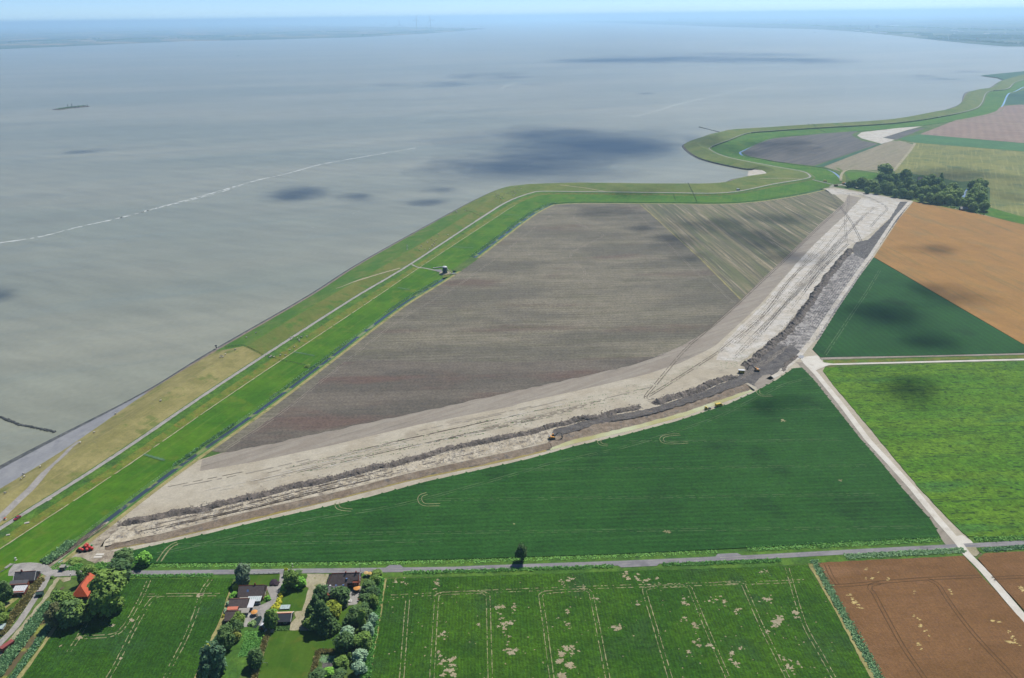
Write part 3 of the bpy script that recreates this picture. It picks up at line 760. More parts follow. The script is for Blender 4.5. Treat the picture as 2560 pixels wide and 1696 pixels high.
for rp_ in ([(295,1312),(640,1241),(1019,1150),(1280,1091),(1489,1042),(1600,1016)], [(1632,1010),(1733,980),(1842,943)], [(1862,917),(1931,862),(2030,750),(2128,624)]):
    Pn = [G(x, y) for x, y in rp_]; Pn = arc(Pn, 1.0); Nn = normals(Pn); Q_ = []
    for _ in range(int(len(Pn)*5)):
        j = random.randrange(len(Pn)); c_ = Pn[j]+Nn[j]*random.gauss(0, 3.4); s_ = random.uniform(.25, .8); a_ = random.uniform(0, 6.28)
        dx, dy = s_*math.cos(a_), s_*math.sin(a_); d_ = (c_-Pn[j]).length; zz = LAND+.05+max(0, 1.6*(1-d_/3.2))
        Q_.append([(c_.x-dx, c_.y-dy, zz), (c_.x+dy*.7, c_.y-dx*.7, zz), (c_.x+dx*.6, c_.y+dy*.6, zz+s_*.5), (c_.x-dy*.7, c_.y+dx*.7, zz+s_*.25)])
    o_ = link("clods", quads_mesh("clods", np.array(Q_)), m_spoil); o_["kind"] = "stuff"
specks("clods", [(2120,640),(2176,606),(2150,690),(2046,848),(1950,880),(1980,824),(2066,708)], 1300, .7, m_clay_grey)

def ridge(name, pts, w, h, mat, lump=1.0, smooth=4):
    P = [G(x, y, LAND) for x, y in pts]; P = arc(cat_map(P, smooth), 1.1); N = normals(P)
    prof = [(-.5,0),(-.4,.35),(-.25,.75),(-.08,1.0),(.1,.95),(.25,.7),(.38,.35),(.5,0)]
    V, F = [], []; m = len(prof); n = len(P)
    K = np.convolve(RNG.uniform(-1, 1, n+20), [.2,.5,.8,.5,.2], 'same')+1.6*np.convolve(RNG.uniform(-1, 1, n+20), np.hanning(13)/3, 'same')
    K2 = np.convolve(RNG.uniform(-1, 1, n+20), np.hanning(25)/4, 'same')
    for i, (p, nn) in enumerate(zip(P, N)):
        e = min(1, i/4, (n-1-i)/4); hh = max(.3, min(1.5, .92+.34*K[i+8])); p = p+nn*K2[i+8]*1.6
        for j, (u, v) in enumerate(prof):
            jit = lump*random.uniform(-.75, .75)
            q = p+nn*(u*w*(.6+.4*e)+jit*.8)+Vector((random.uniform(-.3,.3), random.uniform(-.3,.3), 0))
            V.append(Vector((q.x, q.y, LAND+.02+max(0, v*h*hh*e+(jit*.7 if 0 < j < m-1 else 0)))))
        if i:
            for j in range(m-1): F.append(((i-1)*m+j, (i-1)*m+j+1, i*m+j+1, i*m+j))
    o = link(name, mesh(name, V, F), mat); o["kind"] = "structure"; return o
ridge("spoil_ridge", [(295,1312),(405,1290),(514,1269),(640,1241),(775,1210),(883,1183),(1019,1150),(1127,1121),(1280,1091),(1381,1066),(1489,1042),(1600,1016)], 6.5, 1.9, m_spoil)
ridge("spoil_ridge", [(1632,1010),(1733,980),(1790,955),(1820,944),(1842,943)], 8, 2.5, m_spoil, 1.1)
ridge("spoil_ridge", [(1862,917),(1900,888),(1931,862),(1974,823),(2030,750),(2060,706),(2090,668),(2128,624)], 8.5, 2.5, m_spoil, 1.1)
ridge("spoil_ridge", [(1955,930),(1975,908),(1992,890)], 4, 1.4, m_spoil)

# ruts
def ruts(pts, mat=m_rut, w=.55, g=2.2, lay=7, gap=.1, parent=None):
    for s in (-1, 1): strip("wheel_rut", pts, w, mat, lay, parent=parent or WORKS, off=s*g/2, smooth=4, rag=.35, step=2.5, gap=gap)
ruts([(1636,998),(1613,994),(1640,960),(1673,920),(1705,883),(1724,864)]); ruts([(1614,994),(1632,984),(1700,942),(1792,883),(1819,862),(1914,781),(1976,697),(2040,640),(2067,616),(2111,559),(2121,545)], gap=.15)
ruts([(1724,862),(1806,794),(1854,751),(1900,708),(1968,645),(2051,565),(2111,512)], w=.8, gap=.0)
ruts([(2116,607),(2113,548),(2120,515),(2122,484)], m_rut_grey, w=.5, gap=.3); ruts([(2155,607),(2124,548),(2090,505),(2072,480)], m_rut_grey, w=.7)
ruts([(2148,612),(2115,600),(2070,640),(2020,690)], m_rut_grey); ruts([(2176,568),(2200,540),(2218,522),(2195,505),(2150,487),(2090,482)], m_rut_grey); ruts([(2120,610),(2080,648),(2040,690),(2010,730)], m_rut_grey, w=.8)

for k in range(9):
    o = k*1.2
    strip("wheel_rut", [(1850+o,952-o*2),(1905+o*1.6,918-o*2.4),(1960+o*2,878-o*2)], .45, m_rut_grey if k % 2 else m_harrow, 8, parent=WORKS, smooth=3, rag=.5, step=3, gap=.2)
for k in range(16):
    y = random.uniform(-9, 8)
    x0 = random.randint(300, 700); x1 = x0+random.randint(250, 600)
    f = lambda x: float(np.interp(x, [300,640,1019,1366], [1337,1262,1170,1090]))
    strip("wheel_rut", [(x, f(x)+y*(1+.0*x)) for x in np.linspace(x0, min(x1,1360), 8)], .4, m_rut, 8, parent=WORKS, smooth=3, rag=.6, step=3, gap=.3)
for k in range(10):
    a = random.uniform(-4, 4)
    strip("wheel_rut", [(120+a,1412),(165+a,1382+a),(215+a*2,1345+a),(270+a*3,1312+a*2)], .4, m_rut, 9, parent=WORKS, smooth=3, rag=.6, step=2, gap=.2)
for k in range(6):
    o = k*3-8
    strip("wheel_rut", [(2030+o*1.5,815+o),(2070+o*1.5,755+o),(2110+o*1.5,700+o),(2140+o*1.5,655+o)], .5, m_rut_grey, 8, parent=WORKS, smooth=3, rag=.6, step=3, gap=.25)

random.seed(77)
SANDC = [(1800,900),(1900,800),(1990,700),(2060,610),(2130,530),(2170,500)]
for k in range(14):
    w0 = random.uniform(-18, 40); ph = random.uniform(0, 6); a0 = random.uniform(0, .5); a1 = a0+random.uniform(.3, .5)
    pts = []
    for j in range(9):
        u = a0+(a1-a0)*j/8; xx = float(np.interp(u, np.linspace(0,1,6), [q[0] for q in SANDC])); yy = float(np.interp(u, np.linspace(0,1,6), [q[1] for q in SANDC]))
        pts.append((xx+w0+7*math.sin(u*9+ph), yy+w0*.35))
    ruts(pts, random.choice([m_rut_grey, m_harrow, m_rut]), w=random.uniform(.3,.55), gap=.25)
for k in range(22):
    y0 = random.uniform(-26, 12); x0 = random.randint(420, 1250); x1 = x0+random.randint(150, 420)
    f2 = lambda x: float(np.interp(x, [420,640,1019,1366,1640,1800], [1240,1196,1108,1032,962,900]))
    strip("wheel_rut", [(x, f2(x)+y0) for x in np.linspace(x0, min(x1,1760), 7)], random.uniform(.35,.8), random.choice([m_harrow, m_sandlight, m_rut]), 5, parent=WORKS, smooth=3, rag=.5, step=3, gap=.25)
# ------------------------------------------------------------------ tramlines and bare patches in the crops
zb = LAND+.035*6+HB+.03
for y0, y1, x0, x1 in ((1104,1100,1560,2110),(1174,1164,1300,2165),(1250,1236,1080,2205),(1337,1318,640,2300),(1362,1352,430,1100),(1026,1022,1760,2060)):
    pair("wheel_track", [(x0, y0+(y1-y0)*(0-.0)), ((x0+x1)/2, (y0+y1)/2), (x1, y1)], 2.0, .3, m_track_pale, BEET, z=zb, rag=.6, step=2, gap=.35)
HL = [(392,1385),(520,1357),(780,1298),(1000,1262),(1300,1182),(1370,1160),(1560,1118),(1700,1075),(1800,1040),(1900,990),(1960,962),(2010,948),(2028,946)]
pair("wheel_track", HL, 2.2, .4, m_track_pale, BEET, z=zb, smooth=4, rag=.5, step=4, gap=.2)
for loop in ([(846,1254),(842,1262),(850,1272),(880,1276)], [(1068,1234),(1052,1240),(1050,1252),(1062,1262),(1100,1262)], [(1500,1098),(1498,1106),(1506,1112),(1520,1113)], [(1700,1086),(1662,1090),(1654,1100),(1668,1108),(1720,1106)], [(1895,975),(1897,984),(1910,990),(1930,989)]):
    pair("wheel_track", loop, 2.4, .42, m_track_soil, BEET, z=zb, smooth=5, rag=.3, step=1.5)
pair("wheel_track", [(397,1404),(415,1378),(430,1364),(444,1358)], 2.4, .7, m_track_soil, BEET, z=zb, smooth=3, rag=.3, step=1.5)
pair("wheel_track", [(2199,677),(2170,726),(2120,800),(2062,888)], 2.2, .5, m_track_pale, BEET2, z=zb, rag=.3, step=4, gap=.1)

def blot(parent, x, y, r, mat, z, sq=.6):
    c = G(x, y, z); n = random.randint(14, 22); V = []
    for i in range(n):
        a = 2*math.pi*i/n; k = r*random.uniform(.2, 1.3); V.append((c.x+math.cos(a)*k, c.y+math.sin(a)*k*sq/.6*.8, z))
    V.append((c.x, c.y, z)); F = [(i, (i+1) % n, n) for i in range(n)]
    return link("bare_patch", mesh("bare_patch", V, F), mat, parent)
for x, y, r in ((1958,1052,2.6),(2100,1201,1.6),(1668,1329,2.2),(1285,1310,.8)): blot(BEET, x, y, r, m_track_soil, zb)
m_white = plain("white_flowers", S(230,232,224), .7, .2, .1)
specks("white_flowers", [(1180,1393),(1600,1379),(1600,1384),(1180,1397)], 60, .35, m_white); 
zm = LAND+.035*6+.2+.03
# headland marks and the passes of the middle field
f_h = lambda x: float(np.interp(x, [965,1200,1560,1900,2020], [1492,1479.5,1466,1457,1452]))
pair("wheel_track", [(x, f_h(x)) for x in range(972, 2015, 40)], 2.0, .42, m_track_soil, FBM, z=zm, rag=.95, step=1.0, gap=.45)
def down(t, b): return [t, (t[0]*.75+b[0]*.25, 1555), ((t[0]+b[0])/2, 1630), (b[0]+(t[0]-b[0])*.2, 1720), b]
PASS = [down((1020,1492),(998,1800)), down((1968,1420),(2130,1800))]
for tl, bl_, tr_, br_ in (((1092,1496),(1075,1800),(1220,1494),(1228,1800)),((1352,1493),(1390,1800),(1478,1487),(1535,1800)),((1612,1481),(1700,1800),(1728,1477),(1855,1800))):
    PASS.append(list(reversed(down(tl, bl_)))+[(tl[0]+4,tl[1]-8),(tl[0]+16,tl[1]-12),((tl[0]+tr_[0])/2,(tl[1]+tr_[1])/2-13),(tr_[0]-16,tr_[1]-12),(tr_[0]-4,tr_[1]-8)]+down(tr_, br_))
PASS.append(list(reversed(down((1862,1470),(2010,1800))))+[(1856,1462),(1838,1456),(1780,1460)])
for pts in PASS:
    pair("wheel_track", pts, 2.0, .34, m_track_soil, FBM, z=zm, smooth=4, rag=.9, step=1.0, gap=.2)
BP = [(1246,1518,3.5),(1258,1518,2.5),(1284,1517,2.5),(1258,1560,3.2),(1276,1558,3.6),(1260,1572,2.6),(1274,1592,2),(1268,1623,2.6),(1276,1632,3.2),(1290,1626,2),(1404,1635,4.2),(1416,1620,3),(1400,1652,3.6),(1426,1662,4.6),(1404,1688,5),(1430,1634,2.4),(1430,1616,2.4),(1541,1570,4),(1534,1566,2),(1595,1512,2),(1418,1532,2.2),(1420,1560,2),(1493,1496,2),(1708,1506,3),(1720,1512,2),(1712,1545,2),(1735,1560,2.4),(1742,1570,2),(1745,1614,2.6),(1774,1612,2.6),(1722,1630,2.4),(1736,1606,2),(1830,1634,3),(1838,1658,2.6),(1850,1622,2),(1772,1502,2),(1792,1500,1.8),(1810,1504,2.6),(1843,1524,2.6),(1913,1498,3.2),(1926,1498,2.6),(1943,1555,5),(1950,1548,3.4),(1935,1566,3),(1990,1532,3.4),(1920,1578,2),(1968,1664,2.6),(1978,1670,2.4),(1996,1660,2),(1960,1650,2),(1570,1447,3),(1595,1448,3),(1612,1452,3),(1560,1440,2),(1642,1446,2),(1420,1452,2.4),(1406,1454,2),(1430,1448,1.6),(990,1455,2),(1005,1456,1.8),(1092,1460,2.6),(1094,1450,2),(1086,1472,2),(1104,1586,2.8),(1112,1580,1.8),(1100,1640,2.4),(1108,1652,2.2),(1102,1660,2),(1128,1650,3.4),(1122,1676,4.4),(1134,1684,3),(1128,1662,2),(1196,1560,1.8),(1904,1430,2),(1916,1428,1.6),(1460,1470,1.6)]
for x, y, r in BP:
    blot(FBM, x, y, r*.55, m_soil_bare, zm+random.uniform(.005,.02))
    for k in range(4): blot(FBM, x+random.gauss(0,6), y+random.gauss(0,7), r*random.uniform(.15,.38), m_soil_bare, zm+random.uniform(.005,.02))
for k in range(150):
    x = random.uniform(960, 2100); y = random.uniform(1450, 1700)
    if 940+(y-1450)*-.1 < x < 2020+(y-1412)*.55: blot(FBM, x, y, random.uniform(.25,.55), m_soil_bare, zm+random.uniform(.005,.02))
# west root crop
for pts in ([(372,1452),(350,1500),(322,1550),(306,1572),(292,1588)], [(398,1490),(378,1500),(350,1545),(318,1605),(296,1650),(270,1696),(245,1740)], [(526,1449),(505,1480),(490,1530),(462,1600),(430,1660),(408,1710)], [(216,1556),(198,1590),(180,1618),(172,1630)]):
    pair("wheel_track", pts, 2.0, .4, m_track_soil, FBL, z=zm, smooth=3, rag=.95, step=1.0, gap=.3)
pair("wheel_track", [(356,1489),(400,1488),(480,1487),(548,1487)], 2.0, .5, m_track_soil, FBL, z=zm, rag=.6, step=1.5, gap=.3)
pair("wheel_track", [(205,1594),(240,1592),(270,1590),(296,1582),(310,1566)], 2.0, .45, m_track_soil, FBL, z=zm, smooth=3, rag=.6, step=1.5, gap=.2)
for x, y, r in ((498,1489,2.6),(505,1486,1.6),(200,1595,1.8),(330,1551,1.6),(280,1564,1.4),(152,1615,1),(303,1646,1.2)): blot(FBL, x, y, r, m_soil_bare, zm+.01)
# grain
zw = LAND+.035*5+.45+.03
for pts, par in (([(2078,1464),(2110,1464),(2200,1456),(2320,1447),(2452,1441)], FW1), ([(2482,1446),(2540,1443),(2640,1440),(2800,1434)], FW2),
                 ([(2066,1412),(2078,1440),(2094,1462)], FW1), ([(2178,1476),(2188,1490),(2220,1550),(2262,1624),(2312,1696),(2390,1810)], FW1), ([(2320,1449),(2345,1462),(2370,1500),(2430,1580),(2538,1696),(2640,1806)], FW1), ([(2200,1458),(2176,1464),(2176,1476)], FW1)):
    pair("wheel_track", pts, 2.0, .5, m_track_wheat, par, z=zw, smooth=4, rag=.12, step=2)
for x, y, r in ((2168,1423,2.2),(2178,1447,2.6),(2165,1446,1.6),(2122,1485,2.6),(2130,1496,2.4),(2140,1508,4),(2150,1516,3.4),(2136,1504,2),(2220,1446,1.8),(2218,1450,1.4),(2284,1540,1.6),(2296,1549,2.2),(2306,1565,2.6),(2314,1578,2),(2322,1590,1.4),(2298,1611,2.2),(2304,1622,1.6),(2376,1476,2.2),(2380,1484,1.6),(2482,1556,3),(2498,1554,2),(2524,1580,1.8),(2534,1592,2.4),(2520,1605,3),(2530,1610,4),(2548,1612,1.6),(2538,1600,1.6),(2196,1430,1.2),(2287,1478,1.2),(2286,1484,1),(2426,1622,1.2)):
    for k in range(3): blot(FW1, x+random.uniform(-4,4)*r/2, y+random.uniform(-3,3)*r/2, r*.4, m_straw, zw+random.uniform(.005,.03), .35)
for x, y, r in ((2552,1470,2),(2560,1476,2.4)): blot(FW2, x, y, r, m_straw, zw+.01)
# dark lanes of the potato field
zc = LAND+.035*6+.25+.03
for a, b_ in (((2116,982),(2800,960)),((2149,1032),(2800,1011)),((2243,1147),(2800,1122)),((2195,1092),(2800,1070)),((2330,1255),(2800,1236)),((2086,934),(2800,912))):
    strip("wheel_track", [a, b_], .7, m_track_dark, z=zc, parent=CROP, rag=.6, step=3, gap=.15); strip("wheel_track", [a, b_], .5, m_track_dark, z=zc, parent=CROP, off=2.2, rag=.6, step=3, gap=.4)
# pale passes over the ploughed field
for pts in ([(566,1122),(700,1035),(827,935),(1000,800),(1180,690),(1380,535)], [(1570,508),(1620,560),(1740,680),(1770,697),(1836,760)], [(840,896),(960,900),(1080,898),(1300,890)], [(1440,560),(1505,585),(1490,600),(1440,625),(1427,645),(1460,675),(1455,705)], [(1442,520),(1436,548),(1470,570)]):
    pair("wheel_track", pts, 2.2, .4, m_track_soil if False else m_harrow, PLOUGH, lay=6, smooth=4, rag=.4, step=4, gap=.2)
poly("ploughed_field", [(1080,907),(1400,903),(1640,893),(1668,882),(1570,916),(1462,940.5),(1280,979),(1045,1031),(748,1094),(640,1117),(562,1131),(640,1074),(760,984),(860,905),(960,900)], field("ploughed_dark", S(112,106,96), S(128,120,108), S(120,102,92), L=1, ccL=1.0, cc_lo=.5, cc_hi=.68, stretch=(ROW,1/120,1/30), fine=2.0, famt=.34, mid=10, mamt=.1, rows=(ROW,6.5,.05)), 5, rag=1.2, step=6)

# ------------------------------------------------------------------ fields beyond
poly("bare_field", [(1854,381),(1888,362),(1924,348.5),(1979,341.5),(2124,328),(2150,325),(2128,338),(2154,352),(2196,360),(2034,415),(1945,405),(1873,391)], m_bare_far, 3)
poly("bare_sand_field", [(2143,339),(2154,331),(2249,320),(2306,316),(2268,325.6),(2207,344.6),(2238,350),(2204,360),(2154,346.5)], m_sandlight, 5)
poly("bare_field", [(2207,344),(2284,322),(2314,320),(2240,350)], m_bare_far, 4)
poly("crop_strip", [(2036,417),(2196,361),(2222,354),(2059,417.6)], m_darkgreen_far, 4)
poly("stubble_field", [(2059,417),(2223,354),(2249,352),(2284,362),(2234,428),(2116,424),(2105,430)], m_beige_far, 4)
poly("young_crop_field", [(2287,357),(2560,379.6),(2900,420),(2900,610),(2560,544),(2466,516),(2240,440),(2236,429)], m_olive_far, 3)
poly("crop_strip", [(2246,346.5),(2299,336),(2560,359),(2900,390),(2900,418),(2560,378.5),(2284,356.5)], m_green_far, 4)
poly("bare_field", [(2299,336),(2394,299),(2470,283),(2508,266),(2560,262),(2900,262),(2900,389),(2560,358)], m_pink_far, 3)
poly("crop_strip", [(2512,263),(2523,237),(2560,229),(2800,215),(2900,262)], m_darkgreen_far, 4)
strip("farm_path", [(2234,428),(2285,363.6),(2278,357),(2251,354)], 5, m_sandpath, 6, smooth=3, step=6); strip("farm_path", [(2102,452),(2104,436),(2116,426),(2139,424),(2196,431)], 4.5, m_sandpath, 6, smooth=3, step=6)
poly("paddock", [(2112,430),(2200,433),(2188,448),(2128,452)], m_meadow, 4)
strip("farm_path", [(2104,463),(2110,452),(2106,430),(2092,420)], 6, m_slope_olive, 5, smooth=3); strip("farm_path", [(2394,303),(2460,306),(2560,310),(2800,318)], 5, m_sandpath, 5, rag=.3)
strip("farm_path", [(2017,446),(2050,454),(2084,462),(2094,463)], 3.6, m_tarmac_pale, z=LAND+.5, step=4); strip("farm_path", [(2076,464),(2100,462.5),(2130,467),(2160,472)], 3.5, m_concrete, 7, step=4); strip("farm_path", [(2074,468),(2098,463),(2112,460)], 3.0, m_concrete, 8, step=4)
strip("farm_path", [(2160,472),(2290,499),(2450,536),(2560,564),(2900,650)], 3.0, m_sandpath, 6, step=6, rag=.2); strip("grass_strip", [(2120,472),(2290,502),(2450,539),(2560,567),(2900,655)], 9, m_dryband, 2, step=6)
poly("paddock", [(2440,530),(2466,517),(2560,543),(2900,612),(2900,640),(2560,561),(2480,541)], m_meadow, 4)
poly("wood_floor", [(2110,462),(2125,450),(2190,448),(2216,440),(2250,432),(2320,440),(2400,455),(2440,452),(2475,470),(2475,520),(2440,530),(2290,497),(2160,470)], field("wood_floor_soil", S(70,100,52), S(90,120,58), None, L=10), 7)
poly("wood_pond", [(2405,492),(2410,482),(2416,473),(2419,475),(2415,488),(2411,494)], m_palewater, 9)
poly("sand_patch", [(1868,440),(1871,428),(1885,425),(1912,426),(1929,431),(1918,437),(1890,440)], m_sandlight, z=3.2)
# mill: side road and yard
def road_on(name, pts, zz, w, mat):
    P = [G(x, y, z) for (x, y), z in zip(pts, zz)]; P = cat_map(P, 5); n = normals(P)
    return loft(name, [p+q*w/2 for p, q in zip(P, n)], [p-q*w/2 for p, q in zip(P, n)], mat)
draped("mill_road", [(1028,661),(1040,667),(1062,671),(1085,676),(1102,680)], 2.6, m_tarmac_pale)
poly("mill_yard", [(1086,674),(1104,674),(1106,680),(1104,682),(1092,679)], m_asphalt, z=LAND+.45)
poly("mill_yard", [(1112,678),(1126,672),(1132,680),(1122,692),(1108,695),(1104,682)], m_slope_olive, z=LAND+.3)
draped("dike_track", [(1000,671),(960,682),(900,700),(860,715),(840,722)], 2.0, m_sandpath)
draped("dike_track", [(1518,480),(1460,470),(1400,463)], 2.4, m_sandpath); draped("dike_track", [(2010,448),(1960,446),(1900,447)], 2.4, m_sandpath)
# meadow ditches
for a, b_ in (((360,1136),(412,1151)),((735,880),(786,889)),((994,719),(1024,724)),((1130,617),(1184,620)),((1255,535),(1298,539))):
    strip("meadow_ditch", [a, b_], 2.0, m_reed, z=LAND+.5, rag=.3, step=2)

# ------------------------------------------------------------------ far shores
def shore_mat(name, a, b, c, L):
    t = NT(name)
    v = t.n("ShaderNodeTexVoronoi"); v.inputs["Scale"].default_value = 1.0; v.feature = 'F1'; v.distance = 'CHEBYCHEV'
    t.l(t.rot(20, 1/L, 1/(L*1.6)), v.inputs["Vector"])
    sep = t.n("ShaderNodeSeparateColor"); t.l(v.outputs["Color"], sep.inputs[0])
    col = t.mix(t.ramp(sep.outputs[0], .3, .7), a, b); col = t.mix(t.ramp(sep.outputs[1], .68, .74), col, c)
    col = t.mul(col, t.rng(t.noise(1/60, detail=4), .75, 1.25, .3, .7))
    return t.done(col, .95, .1)
m_shore = shore_mat("far_fields", S(54,78,44), S(84,100,58), S(160,136,92), 420)
m_shore2 = shore_mat("far_fields_east", S(44,66,50), S(70,90,56), S(112,112,76), 500)
poly("far_shore", [(-600,170),(-200,145),(0,134),(228,121),(456,107),(684,97),(900,85.5),(1052,76),(1128,70),(1195,63),(1218,60.5),(1195,59.5),(1166,60),(1052,58.5),(900,58),(760,60),(660,61),(600,58),(540,57),(300,64.5),(0,74.5),(-300,84.5),(-600,95)], m_shore, z=1.5)
poly("far_shore", [(1409,42.6),(1486,40.5),(1660,42.5),(1690,33),(1900,29.5),(2300,34.5),(2560,36.5),(3200,42.5),(3600,150),(2900,138),(2560,123.6),(2512,122.5),(2420,114),(2306,101),(2230,91),(2135,80),(2040,72),(1812,61.5),(1660,53),(1560,48),(1470,44.5)], m_shore2, z=1.5)
poly("far_shore", [(640,47.5),(900,36.5+2.5),(1280,31),(1660,29.5),(1660,28.2),(1280,29.4),(900,38)], m_shore2, z=1.5)
poly("sand_bank", [(1640,53.2),(1800,59),(1960,67),(2100,75),(2100,76.2),(1960,68.5),(1800,60.5),(1640,54)], m_sandlight, z=1.2)
poly("sand_bank", [(1020,77.2),(1060,75),(1100,74.2),(1060,76.8)], m_sandlight, z=1.2)
# ------------------------------------------------------------------ vegetation
def leaf_mat(name, a, b, c):
    t = NT(name)
    oi = t.n("ShaderNodeObjectInfo")
    col = t.mix(t.ramp(t.noise(1.6, detail=3), .35, .65), a, b)
    col = t.mix(t.math('MULTIPLY', oi.outputs["Random"], .6), col, c)
    col = t.mul(col, t.rng(t.noise(9.0, detail=2, off=3.1), .6, 1.45, .3, .7))
    t.done(col, .75, .25)
    tr = t.n("ShaderNodeBsdfTranslucent"); t.l(col, tr.inputs[0])
    mx = t.n("ShaderNodeMixShader"); mx.inputs[0].default_value = .22
    out = t.t.nodes["Material Output"]
    t.l(t.b.outputs[0], mx.inputs[1]); t.l(tr.outputs[0], mx.inputs[2]); t.l(mx.outputs[0], out.inputs["Surface"])
    return t.m
def D(r, g, b): return S(r, g, b, 3.4)
ml_green = leaf_mat("broad_leaves", D(84,108,44), D(62,88,38), D(98,116,48))
ml_dark = leaf_mat("dark_leaves", D(60,84,44), D(46,70,40), D(74,96,48))
ml_grey = leaf_mat("willow_leaves", D(118,142,112), D(88,116,90), D(128,146,118))
ml_yellow = leaf_mat("golden_leaves", D(150,150,42), D(118,130,40), D(168,160,50))
ml_fresh = leaf_mat("fresh_leaves", D(92,138,48), D(72,116,42), D(106,146,54))
ml_purple = leaf_mat("purple_leaves", D(44,34,44), D(34,28,36), D(52,40,48))
ml_wood = leaf_mat("wood_leaves", D(92,116,50), D(64,92,46), D(118,132,58))
m_bark = plain("bark", S(96,84,68), .9, .1, .3, 2.0)

def crown_mesh(name, seed, aspect=1.0, shape="round", n=2600, ls=.13, lobes=16):
    r = np.random.default_rng(seed)
    C = []
    for i in range(lobes):
        d = r.normal(size=3); d /= np.linalg.norm(d)
        k = r.uniform(.45, .72)
        rad = r.uniform(.22, .48)
        if shape == "conifer":
            z = r.uniform(-1, .95); w = .75*(1-(z+1)/2)+.05; a = r.uniform(0, 6.28); p = np.array([w*math.cos(a), w*math.sin(a), z]); rad = .16+.26*(1-(z+1)/2)
        elif shape == "column":
            z = r.uniform(-.8, .8); a = r.uniform(0, 6.28); w = r.uniform(.2, .5)*(1-.3*abs(z)); p = np.array([w*math.cos(a), w*math.sin(a), z]); rad = r.uniform(.3, .42)
        else:
            p = d*k
            if shape == "bush": p[2] = abs(p[2])*.9-.35
        C.append((p, rad))
    C = [(p, q) for p, q in C]
    V = []
    per = n//len(C)
    for p, rad in C:
        d = r.normal(size=(per, 3)); d /= np.linalg.norm(d, axis=1)[:, None]
        rr = rad*(.7+.5*r.random(size=(per, 1))**1.6)
        pos = p+d*rr
        nr = d*.8+np.array([0,0,.55])+r.normal(size=(per, 3))*.42; nr /= np.linalg.norm(nr, axis=1)[:, None]
        t1 = np.cross(nr, r.normal(size=(per, 3))); t1 /= np.linalg.norm(t1, axis=1)[:, None]
        t2 = np.cross(nr, t1); s = ls*r.uniform(.55, 1.2, size=(per, 1))
        V.append(np.stack([pos-t1*s-t2*s*.6, pos+t1*s-t2*s*.6, pos+t1*s*.6+t2*s*.7, pos-t1*s*.6+t2*s*.7], axis=1))
    V = np.concatenate(V)
    m1 = np.abs(V.reshape(-1, 3)).max(); 
    V /= max(1e-6, np.percentile(np.abs(V.reshape(-1, 3)[:, :2]), 99))
    V[:, :, 2] *= aspect
    me = quads_mesh(name, V)
    # solid, lumpy heart
    bm = bmesh.new(); bm.from_mesh(me)
    o = bmesh.new(); bmesh.ops.create_icosphere(o, subdivisions=2, radius=1)
    for v in o.verts:
        k = .42+.16*r.random()
        if shape == "conifer": k *= .9*(1-(v.co.z+1)/2)+.12 if True else 1; v.co = Vector((v.co.x*k, v.co.y*k, v.co.z*.8*aspect)); continue
        v.co = Vector((v.co.x*k, v.co.y*k, v.co.z*k*aspect*(.8 if shape == "bush" else 1.05)))
    tmp = bpy.data.meshes.new("heart"); o.to_mesh(tmp); o.free(); bm.from_mesh(tmp); bm.to_mesh(me); bm.free(); bpy.data.meshes.remove(tmp)
    return me
CM = {}
def crown_of(kind, mat, k):
    key = (kind, mat.name, k)
    if key not in CM:
        n = 3400 if kind != "bush" else 1500
        me = crown_mesh("crown", hash((kind, k)) % 9999 if False else {"round":11,"column":51,"conifer":71,"bush":91}[kind]+k*7, 1.0, kind, n, {"bush":.17}.get(kind, .115), {"conifer":34,"column":18,"bush":12}.get(kind, 20))
        me.materials.append(mat); CM[key] = me
    return CM[key]
TM = {}
def trunk_of(k):
    if k not in TM:
        random.seed(100+k); b = MB()
        b.tube((0,0,-.3), (0,0,.55), .055, .042, 8); b.tube((0,0,.5), (.02,.01,.95), .042, .015, 7)
        for i in range(5):
            a = i*1.26+random.random(); z = .34+.09*i; L = random.uniform(.24, .36)
            b.tube((0,0,z), (math.cos(a)*L, math.sin(a)*L, z+.22), .022, .008, 6)
        me = mesh("trunk", b.v, b.f); me.materials.append(m_bark); TM[k] = me
    return TM[k]
NTREE = [0]
def tree(cx, cy, r_px, h_px=None, kind="round", mat=None, label=None, name="tree", cat="tree", group=None, clear=.16, grow=1.0):
    h_px = h_px or r_px
    p0 = G(cx, cy, LAND+5); sc = scale_at(p0); r = r_px/sc*grow
    v = p0-Vector((0, 0, CAM_H)); dep = math.atan2(-v.z, math.hypot(v.x, v.y))
    rz = max(.55*r, min(2.2*r, math.sqrt(max(.04*r*r, (h_px/sc*grow)**2-(r*math.sin(dep))**2))/math.cos(dep)))
    if kind == "bush": zc = rz*.42
    else: zc = rz*(1.0+clear)
    p = G(cx, cy, LAND+zc)
    k = NTREE[0] % 3; NTREE[0] += 1
    root = empty(name, (p.x, p.y, LAND), random.uniform(0, 6.28))
    tag(root, label, cat, group)
    c = link("crown", crown_of(kind, mat or ml_green, k), None, root); c.location = (0, 0, zc); c.scale = (r, r, rz)
    if kind != "bush":
        H = zc+rz*.7
        t_ = link("trunk", trunk_of(k), None, root); t_.scale = (max(.55, H*.85), max(.55, H*.85), H)
    else:
        t_ = link("stem", trunk_of(k), None, root); t_.scale = (r*.8, r*.8, max(.5, rz*.9))
    return root

